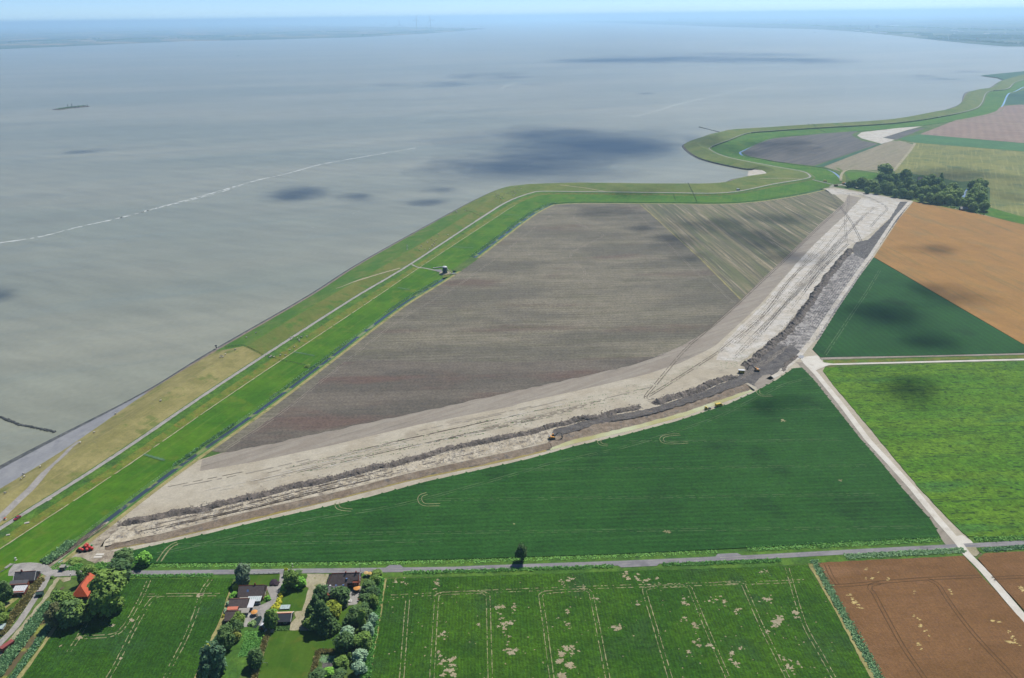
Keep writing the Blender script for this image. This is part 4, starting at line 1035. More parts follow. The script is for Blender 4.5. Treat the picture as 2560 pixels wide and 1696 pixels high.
# by the road and the orange-roofed house
tree(309,1393,24,20,label="broad tree standing behind another at the edge of the trampled soil", mat=ml_dark)
tree(303,1421,26,24,label="dark tree leaning over the road near the orange roof", mat=ml_dark)
tree(358,1396,17,15,label="small round tree with bare stem at the west end of the beet field", mat=ml_fresh, clear=.5)
tree(224,1428,17,15,label="small tree between the road and the orange-roofed house", mat=ml_green)
tree(262,1482,44,46,label="largest tree, towering over the east side of the orange roof", mat=ml_green)
tree(157,1503,23,25,label="tree at the duckweed ditch, northern one of the clump", mat=ml_green)
tree(176,1530,32,30,label="tree in the middle of the clump south of the orange roof", mat=ml_dark)
tree(136,1536,20,26,label="brownish tree at the western edge of the ditch clump", mat=leaf_mat("brownish_leaves", D(74,82,46), D(60,66,42), D(84,84,50)))
tree(200,1532,24,24,label="tree joining the ditch clump to the largest tree", mat=ml_green)
tree(203,1448,9,13,kind="column",label="slim shrub tight against the north-west wall of the orange-roofed house", mat=ml_dark)
tree(130,1443,5,5,kind="bush",label="small round bush at the mouth of the gravel lane", name="bush", cat="bush", mat=ml_green)
tree(186,1402,14,7,kind="bush",label="low sprawling bush beside the little yellow-green pool", name="bush", cat="bush", mat=ml_green)
tree(11,1476,16,24,label="dark tree beside the white metal roof at the left edge", mat=ml_dark)
tree(6,1548,13,14,label="tree on the lawn at the left edge, below the first", mat=ml_green)
tree(27,1524,6,7,kind="bush",label="tiny dark shrub on the western lawn", name="bush", cat="bush", mat=ml_dark)
tree(-2,1520,12,14,label="tree cut by the left picture edge beside the western lawn", mat=ml_green)
# middle plot with brown roofs
tree(604,1437,20,23,label="tall grey-green tree at the road west of the white fence", mat=ml_grey if False else leaf_mat("greygreen_leaves", D(80,98,74), D(60,78,58), D(92,106,84)))
tree(595,1465,12,12,kind="bush",label="yellowish bush beneath the grey-green roadside tree", name="bush", cat="bush", mat=ml_yellow)
tree(584,1487,12,12,kind="bush",label="bright green bush west of the long brown roof", name="bush", cat="bush", mat=ml_fresh)
tree(573,1510,8,9,kind="bush",label="grey-green bush beside the upper dark shed roof", name="bush", cat="bush", mat=ml_grey)
tree(566,1527,8,8,kind="bush",label="grey bush between the two dark shed roofs on the field side", name="bush", cat="bush", mat=ml_grey)
tree(686.6,1457,12,8,kind="bush",label="dark purple bush on the corner of the fenced front lawn", name="bush", cat="bush", mat=ml_purple)
tree(730,1446,18,21,label="roadside garden tree between the two driveways", mat=ml_green)
tree(750,1458,15,13,label="light green tree on the lawn beside the sandy drive", mat=ml_fresh)
tree(714,1452,8,10,kind="bush",label="green bush left of the roadside garden tree", name="bush", cat="bush", mat=ml_green)
tree(716,1432,5,7,kind="column",label="small golden conifer at the drive entrance", mat=ml_yellow)
tree(746,1430,9,6,kind="bush",label="dark bush at the roadside above the garden lawn", name="bush", cat="bush", mat=ml_dark)
for i, (x, y, r_, mm, lb) in enumerate([(712,1463,7,ml_fresh,"first, green"), (708,1474,8,ml_fresh,"second, green"), (706,1481,6,ml_yellow,"third, yellowish"), (700,1487,6,ml_yellow,"fourth, golden"), (702,1494,6,ml_yellow,"fifth, golden"), (696,1499,6,ml_yellow,"sixth, golden"), (698,1506,7,ml_yellow,"seventh, golden"), (692,1513,8,ml_yellow,"eighth, golden"), (685,1517,7,ml_yellow,"ninth, golden"), (693,1520,7,ml_yellow,"tenth, golden"), (687,1527,7,ml_fresh,"eleventh, green"), (690,1533,6,ml_yellow,"last, golden")]):
    tree(x, y, r_, r_, "bush", mm, "%s bush of the row beside the curved drive, counted from the road" % lb, "bush", "bush", "golden bushes along the drive")
tree(668,1496,8,9,kind="bush",label="green bush at the east corner of the glass veranda", name="bush", cat="bush", mat=ml_fresh)
tree(676,1550,16,21,label="tree beside the plastic greenhouse", mat=ml_green)
tree(630,1558,9,9,kind="bush",label="pale round bush at the garden pond", name="bush", cat="bush", mat=leaf_mat("pale_leaves", D(104,128,78), D(88,112,66), D(112,134,84)))
tree(594,1548,15,15,label="tree in front of the lower dark shed", mat=ml_green)
tree(590,1572,16,18,label="grey-green tree south of the lower shed", mat=ml_dark)
tree(566,1592,21,24,label="dark tree on the field side of the orchard lawn", mat=ml_dark)
tree(586,1588,13,14,label="olive tree beside the dark one on the orchard lawn", mat=ml_yellow if False else leaf_mat("olive_leaves", D(108,116,50), D(88,98,44), D(118,122,58)))
tree(527,1616,17,9,kind="bush",label="golden bush touching the large tree at the field edge", name="bush", cat="bush", mat=ml_yellow)
tree(532,1654,30,38,label="large tree at the east corner of the western root crop", mat=leaf_mat("greygreen_leaves2", D(66,92,64), D(50,74,54), D(76,100,70)))
tree(505,1688,14,14,label="tree below the large one at the bottom edge", mat=ml_green)
tree(636,1648,19,21,label="round tree beside the potato bed and brown hedge", mat=ml_dark)
tree(661,1590,5,6,kind="bush",label="little round bush at the vegetable bed corner", name="bush", cat="bush", mat=ml_fresh)
tree(558,1540,4,6,kind="bush",label="lime green shrub on the field side of the lower shed", name="bush", cat="bush", mat=ml_yellow)
# farm plot
tree(800,1485,19,19,label="tree north of the conifers, against the low dark roof", mat=ml_dark)
tree(850,1488,23,22,label="spreading tree in front of the low annex roof", mat=ml_dark)
tree(788,1512,22,26,kind="conifer",label="dark conifer nearest the sandy drive", mat=ml_dark)
tree(775,1536,19,22,kind="conifer",label="dark conifer at the bend of the drive", mat=ml_dark)
tree(803,1532,26,34,kind="conifer",label="tallest dark conifer of the farm clump", mat=ml_dark)
tree(829,1525,21,20,label="golden green tree beside the dark conifers", mat=leaf_mat("gold_green_leaves", D(104,116,34), D(82,100,32), D(118,124,38)))
tree(820,1552,24,26,kind="conifer",label="dark conifer above the stone edge of the lawn", mat=ml_dark)
tree(796,1560,22,20,label="dark tree casting its shade across the stone edge", mat=ml_dark)
tree(775,1557,15,15,label="bluish dark tree at the south end of the drive", mat=ml_wood)
for x, y, r_, h_, mm, lb in [(943,1434,12,9,ml_green,"roadside bush at the north end of the farm's east hedge"),(938,1452,14,12,ml_green,"second tree from the road in the farm's east hedge"),(922,1468,17,16,ml_dark,"dark tree east of the brick gable"),(930,1484,16,15,ml_dark,"tree between gable and field path, east of the patio"),(917,1500,18,17,ml_dark,"dark tree shading the patio's east end"),(934,1504,13,15,ml_green,"green tree of the east hedge level with the patio"),(886,1537,21,20,ml_dark,"dark tree at the west end of the garden grove"),(911,1530,19,18,ml_dark,"dark tree in the middle of the garden grove"),(876,1550,16,15,ml_dark,"lowest dark tree of the garden grove at the lawn"),(930,1550,13,15,ml_grey,"silvery willow beside the sandy field path, upper one"),(919,1575,14,16,ml_grey,"silvery willow beside the field path, second from the top"),(868,1585,17,18,ml_grey,"silvery crown of the tree at the lawn's east side"),(862,1604,22,24,ml_dark,"large dark tree hanging over the lawn's east side"),(905,1602,22,21,ml_green,"green tree between the lawn's dark tree and the field path"),(900,1640,17,16,ml_grey,"silvery willow level with the kitchen garden"),(899,1669,16,16,ml_grey,"lowest silvery willow, level with the garden's end"),(852,1656,17,15,ml_green,"fruit tree east of the kitchen garden beds"),(797,1687,19,11,ml_dark,"dark bush at the bottom edge below the kitchen garden"),(846,1686,17,14,ml_dark,"dark tree at the bottom edge below the fruit tree"),(822,1682,15,11,ml_fresh,"light bush at the bottom edge between two dark ones"),(874,1640,6,8,ml_green,"small tree beside the blue garden tub")]:
    tree(x, y, r_, h_, "round", mm, lb)
tree(905,1555,10,19,kind="column",label="slender columnar tree in front of the silvery willows", mat=ml_green)
tree(947,1446,10,8,kind="bush",label="loose shrub where the field path meets the road", name="bush", cat="bush", mat=ml_fresh)
tree(1304,1381,13.5,18,label="lone tree on the verge casting its shade across the asphalt road", mat=ml_dark, clear=.45)
# ditch-side bushes
tree(769,916,9,6,kind="bush",label="round bush at the ditch where the dike fence ends", name="bush", cat="bush", mat=ml_green)

# wood beside the orange field
random.seed(21)
WD = [(240,340,40),(300,330,45),(420,320,66),(520,350,60),(600,370,60),(700,250,60),(790,300,75),(860,280,80),(1030,220,76),(1060,310,60),(950,390,70),(720,370,70),(830,400,70),(1110,350,60),(1160,430,70),(1270,350,70),(1330,300,60),(1320,450,75),(1400,270,60),(1450,430,70),(1500,340,80),(1560,390,60),(1650,450,70),(1600,500,86),(1520,540,72),(1380,540,66),(1720,400,70),(1740,520,72),(1790,470,60),(1660,560,66),(1980,350,60),(2070,350,70),(2150,340,48),(2060,430,80),(2130,450,60),(2000,480,76),(2080,540,80),(1960,540,60),(2140,540,60),(1920,620,70),(1990,660,60),(2150,650,66),(1420,345,60),(1230,470,55),(900,470,50),(1010,470,55),(640,430,45),(500,430,40),(1100,490,50),(1840,590,40),(1270,540,50),(1760,590,45)]
for x, y, r_ in WD:
    wl = ("tree of the wood's thin western end beside the white crossing" if x < 560 else "tree of the wood's eastern block beyond the glinting pond" if x > 1830 else "tree in the back row of the wood facing the striped field" if y < 330 else "tree in the front row of the wood facing the orange grain" if y > 440 else "tree in the middle of the wood between front and back rows")
    tree(2080+x/5.636, 400+y/5.636, r_/5.636*.95, r_/5.636*1.0, "round", ml_wood, wl, "tree", "tree", wl.replace("tree", "trees", 1))
tree(2080+1540/5.636,400+262/5.636,9,13,kind="conifer",label="dark pointed conifer at the back of the wood", mat=ml_wood)
tree(2216.6,427,18,15,label="big solitary round tree at the wood's north-west corner", mat=ml_wood)
for i in range(10):
    x = 2130+i*34+random.uniform(-8, 8); y = float(np.interp(x, [2110,2290,2470], [466,500,538]))-2
    tree(x, y, 7, 4, "bush", ml_wood, "low undergrowth bush along the wood's southern fringe", "bush", "bush", "undergrowth along the wood")

# ---- uncountable growth: reeds, verge plants, hedges
def tufts(name, line, w, n, h, mat, z=LAND, spread=.5, world_pts=False, lean=.3):
    P = [Vector((p[0], p[1], z)) for p in line] if world_pts else [G(x, y, z) for x, y in line]
    P = arc(P, 1.0); N = normals(P); Q = []
    for i in range(n):
        j = random.randrange(len(P)); c = P[j]+N[j]*random.uniform(-w/2, w/2)+Vector((random.uniform(-.5,.5), random.uniform(-.5,.5), 0))
        hh = h*random.uniform(.5, 1.25); a = random.uniform(0, 6.28); s = spread*random.uniform(.5, 1.2)
        dx, dy = math.cos(a)*s, math.sin(a)*s; lx, ly = random.uniform(-lean, lean)*hh, random.uniform(-lean, lean)*hh
        Q.append([(c.x-dx, c.y-dy, z-.1), (c.x+dx, c.y+dy, z-.1), (c.x+dx*.5+lx, c.y+dy*.5+ly, z+hh), (c.x-dx*.7+lx, c.y-dy*.7+ly, z+hh*.8)])
        if random.random() < .6:
            Q.append([(c.x-dx, c.y-dy, z+hh*.45), (c.x+dy, c.y-dx, z+hh*.6), (c.x+dx+lx, c.y+dy+ly, z+hh*.75), (c.x-dy, c.y+dx, z+hh*.6)])
    o = link(name, quads_mesh(name, np.array(Q)), mat); o["kind"] = "stuff"; return o
ld = [(p.x, p.y) for p in d0a]; ln1 = [(p.x, p.y) for p in d1a]
mrd = leaf_mat("reeds_mat", D(96,128,92), D(76,110,74), D(112,138,96)); mvg = leaf_mat("verge_mat", D(84,128,58), D(66,110,52), D(104,142,66)); mdry = leaf_mat("dry_mat", D(176,162,100), D(150,140,80), D(190,174,112)); mhb = leaf_mat("hedge_mat", D(112,106,66), D(94,92,54), D(122,116,74)); mhg = leaf_mat("hedge_green", D(80,112,56), D(60,90,46), D(90,118,60))
tufts("ditch_reeds", ld, 1.0, 900, .6, mrd, LAND-.4, .45, True)
for a_, b_ in ((.16,.24),(.52,.6),(.66,.8),(.86,.97)):
    n0, n1 = int(len(ld)*a_), int(len(ld)*b_)
    tufts("ditch_reeds", ld[n0:n1], 1.8, 420, 1.3, mrd, LAND-.4, .5, True)
tufts("ditch_reeds", [(112,1408),(140,1390),(165,1370),(178,1358)], 6, 900, 1.8, mrd, LAND-.2, .6)
tufts("ditch_reeds", ln1[:30], 3.0, 500, 1.9, mrd, LAND-.3, .6, True)
RD = [(340,1415),(500,1413.5),(770,1410),(960,1407),(1200,1402),(1555,1390),(1790,1378)]
tufts("verge_plants", RD, 3.4, 2600, .5, mvg, LAND, .5)
tufts("verge_plants", [(1870,1374),(2100,1362),(2350,1349)], 4.2, 1500, .7, mvg, LAND, .55)
tufts("verge_plants", [(2440,1350),(2560,1347),(2700,1343)], 4, 700, 1.0, mvg, LAND, .5)
tufts("verge_plants", [(320,1441),(430,1441),(530,1439)], 2.2, 700, .8, mvg, LAND, .45); tufts("verge_plants", [(1012,1433),(1200,1428),(1530,1417)], 2.4, 1500, .9, mvg, LAND, .45); tufts("verge_plants", [(1660,1413),(1900,1404),(1950,1402)], 2.6, 900, .9, mvg, LAND, .45)
tufts("verge_plants", [(2115,1393),(2250,1385),(2410,1377)], 4, 1200, .8, mrd, LAND, .55); tufts("verge_plants", [(2460,1377),(2560,1369),(2700,1362)], 3, 600, 1.1, mrd, LAND, .55)
tufts("ditch_reeds", [(2036,1403),(2062,1450),(2100,1520),(2200,1696),(2250,1790)], 4.2, 2600, .95, mrd, LAND, .5)
tufts("ditch_reeds", [(126,1512),(110,1530),(89,1557),(60,1596),(32,1632),(-10,1690)], 6.0, 2400, 1.7, mrd, LAND, .6); tufts("ditch_reeds", [(135,1548),(100,1600),(52,1668),(30,1700)], 2.6, 900, 1.2, mrd, LAND, .5)
tufts("hedge", [(100,1452),(97,1457),(80,1480),(55,1515),(20,1560),(0,1588)], 4.0, 2600, 1.5, mhb, LAND, .55); tufts("hedge", [(560,1575),(545,1600),(535,1610)], 2.5, 500, 1.4, mrd, LAND, .5)
tufts("hedge", [(676,1572),(668,1592),(660,1612),(652,1638),(646,1655),(636,1696),(625,1720)], 2.0, 1700, 1.3, mhb, LAND, .4); tufts("hedge", [(795,1632),(790,1655),(786,1672),(780,1690)], 1.9, 800, 1.3, mhb, LAND, .4); tufts("hedge", [(798,1631),(832,1630)], 1.6, 500, 1.3, mhb, LAND, .4)
tufts("garden_plants", [(684,1573),(722,1571)], 2.4, 500, .7, mhg, LAND, .4); tufts("garden_plants", [(612,1588),(660,1590)], 4.5, 600, .5, mvg, LAND, .4); tufts("garden_plants", [(606,1622),(650,1620)], 10, 1300, .6, mvg, LAND, .45); tufts("garden_plants", [(803,1648),(832,1650)], 4, 260, .5, mrd, LAND, .4)
tufts("hedge", [(950,1450),(944,1500),(936,1560),(925,1620),(914,1696)], 4.0, 2400, 1.3, mvg, LAND, .6)
tufts("verge_plants", [(240,1416),(300,1418),(330,1416)], 5, 700, 1.2, mvg, LAND, .5); tufts("verge_plants", [(140,1416),(165,1418),(200,1420)], 6, 500, .6, mvg, LAND, .4)
tufts("wood_fringe", [(2120,468),(2290,499),(2460,538)], 4, 700, 2.0, ml_wood, LAND, .9)
# ------------------------------------------------------------------ buildings
m_tile = plain("dark_roof_tiles", S(116,102,98), .7, .3, .22, 1.2); m_tile2 = plain("slate_roof", S(104,102,106), .7, .3, .18, 1.0)
m_orange = plain("orange_roof_tiles", S(226,104,62), .7, .3, .14, 1.2); m_brick = plain("red_brick", S(150,82,64), .85, .2, .2, 1.5)
m_brick2 = plain("buff_brick", S(184,140,118), .85, .2, .15, 1.5); m_whitewall = plain("white_paint", S(236,236,232), .6, .3, .06); m_whiteroof = plain("white_metal_roof", S(240,243,246), .5, .4, .05)
m_black = plain("black_boards", S(38,38,44), .7, .3, .2, 2); m_slate = plain("dark_sheet_roof", S(66,70,80), .5, .4, .1); m_pink = plain("pale_roof_sheet", S(236,206,168), .7, .3, .1, 2); m_salmon = plain("salmon_roof_sheet", S(236,140,110), .7, .3, .1, 2)
m_greyroof = plain("grey_roof_sheet", S(176,172,162), .7, .3, .15, 1.5); m_pane = plain("window_pane", (.03,.045,.06,1), .08, .6, .1); m_skylight = plain("skylight_pane", S(110,140,190), .1, .6, .2)
m_greenpaint = plain("green_paint", S(70,100,92), .6, .3, .12, 2); m_redbox = plain("container_red", S(140,60,58), .6, .3, .15, 2); m_glass = plain("greenhouse_film", S(200,220,218), .3, .5, .2, 1.0)
m_wood = plain("weathered_wood", S(150,136,112), .85, .2, .2, 2); m_metal = plain("grey_metal", S(150,152,154), .45, .5, .1); m_rubber = plain("black_rubber", S(34,34,36), .85, .2, .2, 2)
m_stone = plain("pale_stone", S(200,196,184), .85, .2, .2, 1.5)
YAW = math.radians(ROW)

def roof_solid(L, W, he, hr, over=.35, hip0=0.0, hip1=0.0, th=.22):
    a, w = L/2+over, W/2+over; sl = (hr-he)/(W/2); ez = he-over*sl
    top = [(-a,-w,ez),(a,-w,ez),(a,w,ez),(-a,w,ez),(-a+hip0,0,hr),(a-hip1,0,hr)]
    bot = [(x, y, z-th) for x, y, z in top]
    f = [(0,1,5,4),(2,3,4,5),(1,2,5),(3,0,4)]
    fb = [tuple(reversed([i+6 for i in q])) for q in f]
    rim = [(0,6,7,1),(1,7,8,2),(2,8,9,3),(3,9,6,0)]
    b = MB(); b.add(top+bot, f+fb+rim); return b

def house(name, px, L, W, he, hr, wall, roof, label, rz=YAW, hip=(0,0), cat="house", over=.35, wins=(), door=None, chim=(), sky=(), trim=None):
    p = G(px[0], px[1]); root = empty(name, (p.x, p.y, LAND), rz); tag(root, label, cat)
    b = MB(); b.box(-L/2, L/2, -W/2, W/2, -.3, he)
    for s, h in ((-1, hip[0]), (1, hip[1])):
        if not h:
            x = s*L/2; b.add([(x-s*.2,-W/2,he-.01),(x-s*.2,W/2,he-.01),(x-s*.2,0,hr-.12),(x,-W/2,he-.01),(x,W/2,he-.01),(x,0,hr-.12)], [(0,1,2),(3,5,4),(0,3,4,1),(1,4,5,2),(2,5,3,0)])
    b.build("wall", wall, root)
    r = roof_solid(L, W, he, hr, over, *hip).build("roof", roof, root)
    rc = MB().tube((-L/2-over+hip[0], 0, hr+.03), (L/2+over-hip[1], 0, hr+.03), .13, n=6).build("ridge_cap", m_brick if roof is not m_slate else roof, r)
    if trim is not None:
        for s in (-1, 1):
            t_ = MB()
            for w_ in (-1, 1):
                x = s*(L/2+over+.04); t_.tube((x, w_*(W/2+over), he-over*(hr-he)/(W/2)+.02), (x, 0, hr+.03), .14, n=6)
            t_.build("barge_board", trim, r)
    for (x, y) in chim: MB().box(x-.35, x+.35, y-.3, y+.3, hr-1.0, hr+.9).box(x-.22, x+.22, y-.18, y+.18, hr+.9, hr+1.15).build("chimney", m_brick, r)
    sl = (hr-he)/(W/2)
    for (x, k, m_) in sky:                       # roof windows on the front slope, k = share of the way down
        y = -W/2*k; z = hr-sl*W/2*k
        q = MB(); n = Vector((0, -sl, 1)).normalized(); u = Vector((0, -1, -sl)).normalized(); c = Vector((x, y, z))+n*.05
        q.add([c+Vector((-.5,0,0))-u*.6, c+Vector((.5,0,0))-u*.6, c+Vector((.5,0,0))+u*.6, c+Vector((-.5,0,0))+u*.6, *[c-n*.1+d for d in (Vector((-.5,0,0))-u*.6, Vector((.5,0,0))-u*.6, Vector((.5,0,0))+u*.6, Vector((-.5,0,0))+u*.6)]], [(0,1,2,3),(4,7,6,5),(0,4,5,1),(1,5,6,2),(2,6,7,3),(3,7,4,0)])
        q.build("roof_window", m_, r)
    for (face, t_, z0, w_, h_) in wins:
        q, g = MB(), MB()
        if face in "sn":
            y = -W/2-.03 if face == "s" else W/2+.03; q.box(t_-w_/2-.1, t_+w_/2+.1, y-.05, y+.05, z0-.1, z0+h_+.1); y2 = y-.04 if face == "s" else y+.04; g.box(t_-w_/2, t_+w_/2, y2-.03, y2+.03, z0, z0+h_)
        else:
            x = -L/2-.03 if face == "w" else L/2+.03; q.box(x-.05, x+.05, t_-w_/2-.1, t_+w_/2+.1, z0-.1, z0+h_+.1); x2 = x-.04 if face == "w" else x+.04; g.box(x2-.03, x2+.03, t_-w_/2, t_+w_/2, z0, z0+h_)
        f_ = q.build("window", m_whitewall, root); g.build("pane", m_pane, f_)
    if door:
        face, t_, w_, h_, dm = door; q = MB()
        if face in "sn": y = -W/2-.05 if face == "s" else W/2+.05; q.box(t_-w_/2, t_+w_/2, y-.04, y+.04, 0, h_)
        else: x = -L/2-.05 if face == "w" else L/2+.05; q.box(x-.04, x+.04, t_-w_/2, t_+w_/2, 0, h_)
        d_ = q.build("door", dm, root); MB().box(t_+w_/2-.25, t_+w_/2-.15, -W/2-.16, -W/2-.08, 1.0, 1.1).build("handle", m_metal, d_) if face == "s" else None
    return root

# long brown roof behind the white fence
h = house("brick_house", (633,1488), 12.6, 8.2, 2.8, 6.4, m_brick2, m_tile, "brick house with long dark brown roof behind the white roadside fence", chim=((1.8,.3),), sky=((-1.6,.5,m_skylight),), wins=(("e",-2,1,1.2,1.2),("e",1.6,1,1.2,1.2),("e",0,3.8,1,1),("n",-3,1,1.6,1.3),("n",2,1,1.6,1.3),("s",-4.4,1,1.4,1.2)), door=("e",.0,1.0,2.1,m_whitewall))
v = MB(); v.add([(-1.0,-4.1,2.75),(6.0,-4.1,2.75),(6.0,-7.6,2.35),(-1.0,-7.6,2.35),(-1.0,-4.1,2.65),(6.0,-4.1,2.65),(6.0,-7.6,2.25),(-1.0,-7.6,2.25)], [(0,1,2,3),(4,7,6,5),(0,4,5,1),(1,5,6,2),(2,6,7,3),(3,7,4,0)])
vr = v.build("veranda_roof", m_glass, h)
for i in range(7): MB().box(-1+i*1.12, -.62+i*1.12, -7.62, -4.1, 2.5, 2.55).build("roof_panel", m_whitewall, vr) if False else None
for i in range(7):
    x = -.8+i*1.05; MB().add([(x,-4.15,2.80),(x+.45,-4.15,2.80),(x+.45,-7.6,2.41),(x,-7.6,2.41),(x,-4.15,2.77),(x+.45,-4.15,2.77),(x+.45,-7.6,2.38),(x,-7.6,2.38)], [(0,1,2,3),(4,7,6,5),(0,4,5,1),(1,5,6,2),(2,6,7,3),(3,7,4,0)]).build("roof_panel", m_whiteroof, vr)
MB().box(-.9, 5.9, -7.5, -7.35, -.2, .9).build("veranda_parapet", m_whitewall, h)
for i in range(5): MB().box(-.8+i*1.62, -.68+i*1.62, -7.5, -7.38, .9, 2.3).build("veranda_post", m_whitewall, h)
for i in range(4): MB().box(-.62+i*1.62, .74+i*1.62, -7.45, -7.42, .95, 2.2).build("veranda_pane", m_pane, h)
MB().box(-5.2, -1.2, -7.2, -4.1, -.2, 2.3).build("annex_wall", m_brick2, h); MB().box(-5.4, -1.1, -7.4, -4.0, 2.3, 2.5).build("annex_roof", m_greyroof, h)
# upper and lower dark sheds, lean-to between
house("shed", (600,1515), 8.8, 6.4, 2.3, 4.6, m_brick, m_tile, "upper dark-roofed brick shed below the long house", cat="shed", wins=(("e",-1,1,1,.9),))
house("shed", (584,1547), 6.2, 6.6, 2.3, 4.8, m_brick, m_tile, "lower dark-roofed brick shed half behind garden trees", cat="shed", wins=(("e",1.5,1,.9,.9),), door=("e",-1,.9,2,m_wood))
def flat_roofed(name, px, L, W, hgt, wall, roof, label, rz=YAW, cat="shed", slope=0.0, open_=False, doors=1):
    p = G(*px); root = empty(name, (p.x, p.y, LAND), rz); tag(root, label, cat)
    if open_:
        for x in (-L/2+.15, L/2-.15):
            for y in (-W/2+.15, W/2-.15): MB().box(x-.08, x+.08, y-.08, y+.08, -.1, hgt-.02).build("post", wall, root)
    else: MB().box(-L/2, L/2, -W/2, W/2, -.2, hgt).build("wall", wall, root)
    MB().add([(-L/2-.2,-W/2-.2,hgt-slope),(L/2+.2,-W/2-.2,hgt-slope),(L/2+.2,W/2+.2,hgt+slope),(-L/2-.2,W/2+.2,hgt+slope),(-L/2-.2,-W/2-.2,hgt-slope+.18),(L/2+.2,-W/2-.2,hgt-slope+.18),(L/2+.2,W/2+.2,hgt+slope+.18),(-L/2-.2,W/2+.2,hgt+slope+.18)], [(0,3,2,1),(4,5,6,7),(0,1,5,4),(1,2,6,5),(2,3,7,6),(3,0,4,7)]).build("roof", roof, root)
    if doors and not open_:
        d_ = MB().box(-.5, .5, -W/2-.06, -W/2-.01, 0, min(2.0, hgt-.2)).build("door", m_wood, root); MB().box(.3, .4, -W/2-.12, -W/2-.06, 1, 1.1).build("handle", m_metal, d_)
    return root
flat_roofed("carport", (630,1519), 2.6, 5.2, 2.4, m_metal, m_whiteroof, "narrow white roof over the passage beside the upper shed", cat="carport", open_=True, slope=.15)
flat_roofed("lean_to", (583,1530), 5.0, 1.6, 2.2, m_brick, m_salmon, "salmon tiled lean-to between the two dark sheds", slope=.15, cat="lean-to", doors=0)
flat_roofed("open_shed", (611,1536), 5.2, 3.0, 2.3, m_wood, m_greyroof, "weathered grey flat roof over the open shed next to the parasol", open_=True, cat="shed", slope=.1)
# colourful shed
s3 = house("shed", (712,1551), 7.2, 6.6, 2.4, 4.3, m_black, m_slate, "black shed with dark front roof, salmon and pale back roof and white edges", trim=m_whitewall, cat="shed", wins=(("s",1.2,.9,1.4,1.0),), door=("s",-1.4,1.0,2.0,m_pane))
rs = s3.children[1]; sl = (4.3-2.4)/3.3
for y0, y1, m_, nm in ((.25,1.3,m_salmon,"roof_band"),(1.32,3.66,m_pink,"roof_sheet")):
    z0, z1 = 4.3-sl*y0+.06, 4.3-sl*y1+.06
    MB().add([(-3.9,y0,z0),(3.9,y0,z0),(3.9,y1,z1),(-3.9,y1,z1),(-3.9,y0,z0-.05),(3.9,y0,z0-.05),(3.9,y1,z1-.05),(-3.9,y1,z1-.05)], [(0,1,2,3),(4,7,6,5),(0,4,5,1),(1,5,6,2),(2,6,7,3),(3,7,4,0)]).build(nm, m_, rs)
# cold frame
p = G(713,1520); cf = empty("cold_frame", (p.x, p.y, LAND), YAW); tag(cf, "low glazed cold frame behind the colourful shed", "cold frame")
MB().box(-2.5,2.5,-1.6,1.6,-.1,.6).build("box_frame", m_metal, cf)
for i in range(4): MB().box(-2.4+i*1.22,-1.3+i*1.22,-1.5,1.5,.61,.68).build("glass_lid", m_glass, cf)
# polytunnel
p = G(663,1556); pt = empty("greenhouse", (p.x, p.y, LAND), YAW+math.radians(-4)); tag(pt, "arched plastic greenhouse beside the garden pond", "greenhouse")
arcp = [(1.5*math.cos(a), .5+1.9*math.sin(a)) for a in np.linspace(0, math.pi, 11)]
for i in range(3):
    MB().prism([(1.5,0)]+arcp+[(-1.5,0)], -5+i*3.35, -5+i*3.35+3.25).build("film_panel", m_glass if i != 0 else m_whiteroof, pt)
for i in range(4): MB().prism([(x*1.03, z*1.02) for x, z in [(1.5,0)]+arcp+[(-1.5,0)]], -5.05+i*3.35, -4.95+i*3.35).build("hoop", m_metal, pt)
MB().box(-.5,.5,-5.12,-5.06,0,1.9).build("door", m_brick, pt)

# farmhouse
p = G(861,1462); fh = empty("farmhouse", (p.x, p.y, LAND), YAW); tag(fh, "large brick farmhouse with long dark tiled roof at the roadside", "farmhouse")
MB().box(-8.4,8.4,-1.2,5.2,-.3,2.6).box(-8.4,2.2,-5.0,-1.2,-.3,2.2).build("wall", m_brick, fh)
MB().box(2.2,5.2,-3.2,-1.2,-.3,2.6).box(5.2,8.4,-3.9,-1.2,-.3,4.2).build("wing_wall", m_brick, fh)
MB().add([(8.38,-1.2,2.6),(8.38,5.2,2.6),(8.38,.2,7.2),(8.1,-1.2,2.6),(8.1,5.2,2.6),(8.1,.2,7.2),(8.38,-3.8,4.1),(8.1,-3.8,4.1)], [(0,1,2,6),(3,7,5,4),(0,3,4,1),(1,4,5,2),(2,5,7,6),(6,7,3,0)]).build("gable", m_brick, fh)
R = MB()
rb = [(-9.0,5.7,2.2),(8.8,5.7,2.2),(8.8,.2,7.4),(-5.6,.2,7.4),(-9.0,-5.4,1.9),(2.4,-5.4,1.9),(2.4,-3.5,3.75),(5.1,-3.5,3.75),(5.1,-2.6,4.65),(8.8,-2.6,4.65)]
rb2 = [(x, y, z-.25) for x, y, z in rb]
R.add(rb+rb2, [(0,1,2,3),(3,4,0),(3,2,9,8,7,6,5,4),(13,12,11,10),(10,14,13),(14,15,16,17,18,19,12,13),(0,10,11,1),(1,11,12,2),(2,12,19,9),(9,19,18,8),(8,18,17,7),(7,17,16,6),(6,16,15,5),(5,15,14,4),(4,14,10,0)])
rf = R.build("roof", m_tile, fh)
MB().tube((-5.6,.2,7.45),(8.8,.2,7.45),.14,n=6).build("ridge_cap", m_brick, rf); MB().tube((-5.6,.2,7.43),(-9.0,-5.4,1.95),.12,n=6).tube((-5.6,.2,7.43),(-9,5.7,2.25),.12,n=6).build("hip_cap", m_brick, rf)
for x in (1.4, 6.8): MB().box(x-.35,x+.35,-.1,.6,6.6,8.3).build("chimney", m_brick, rf)
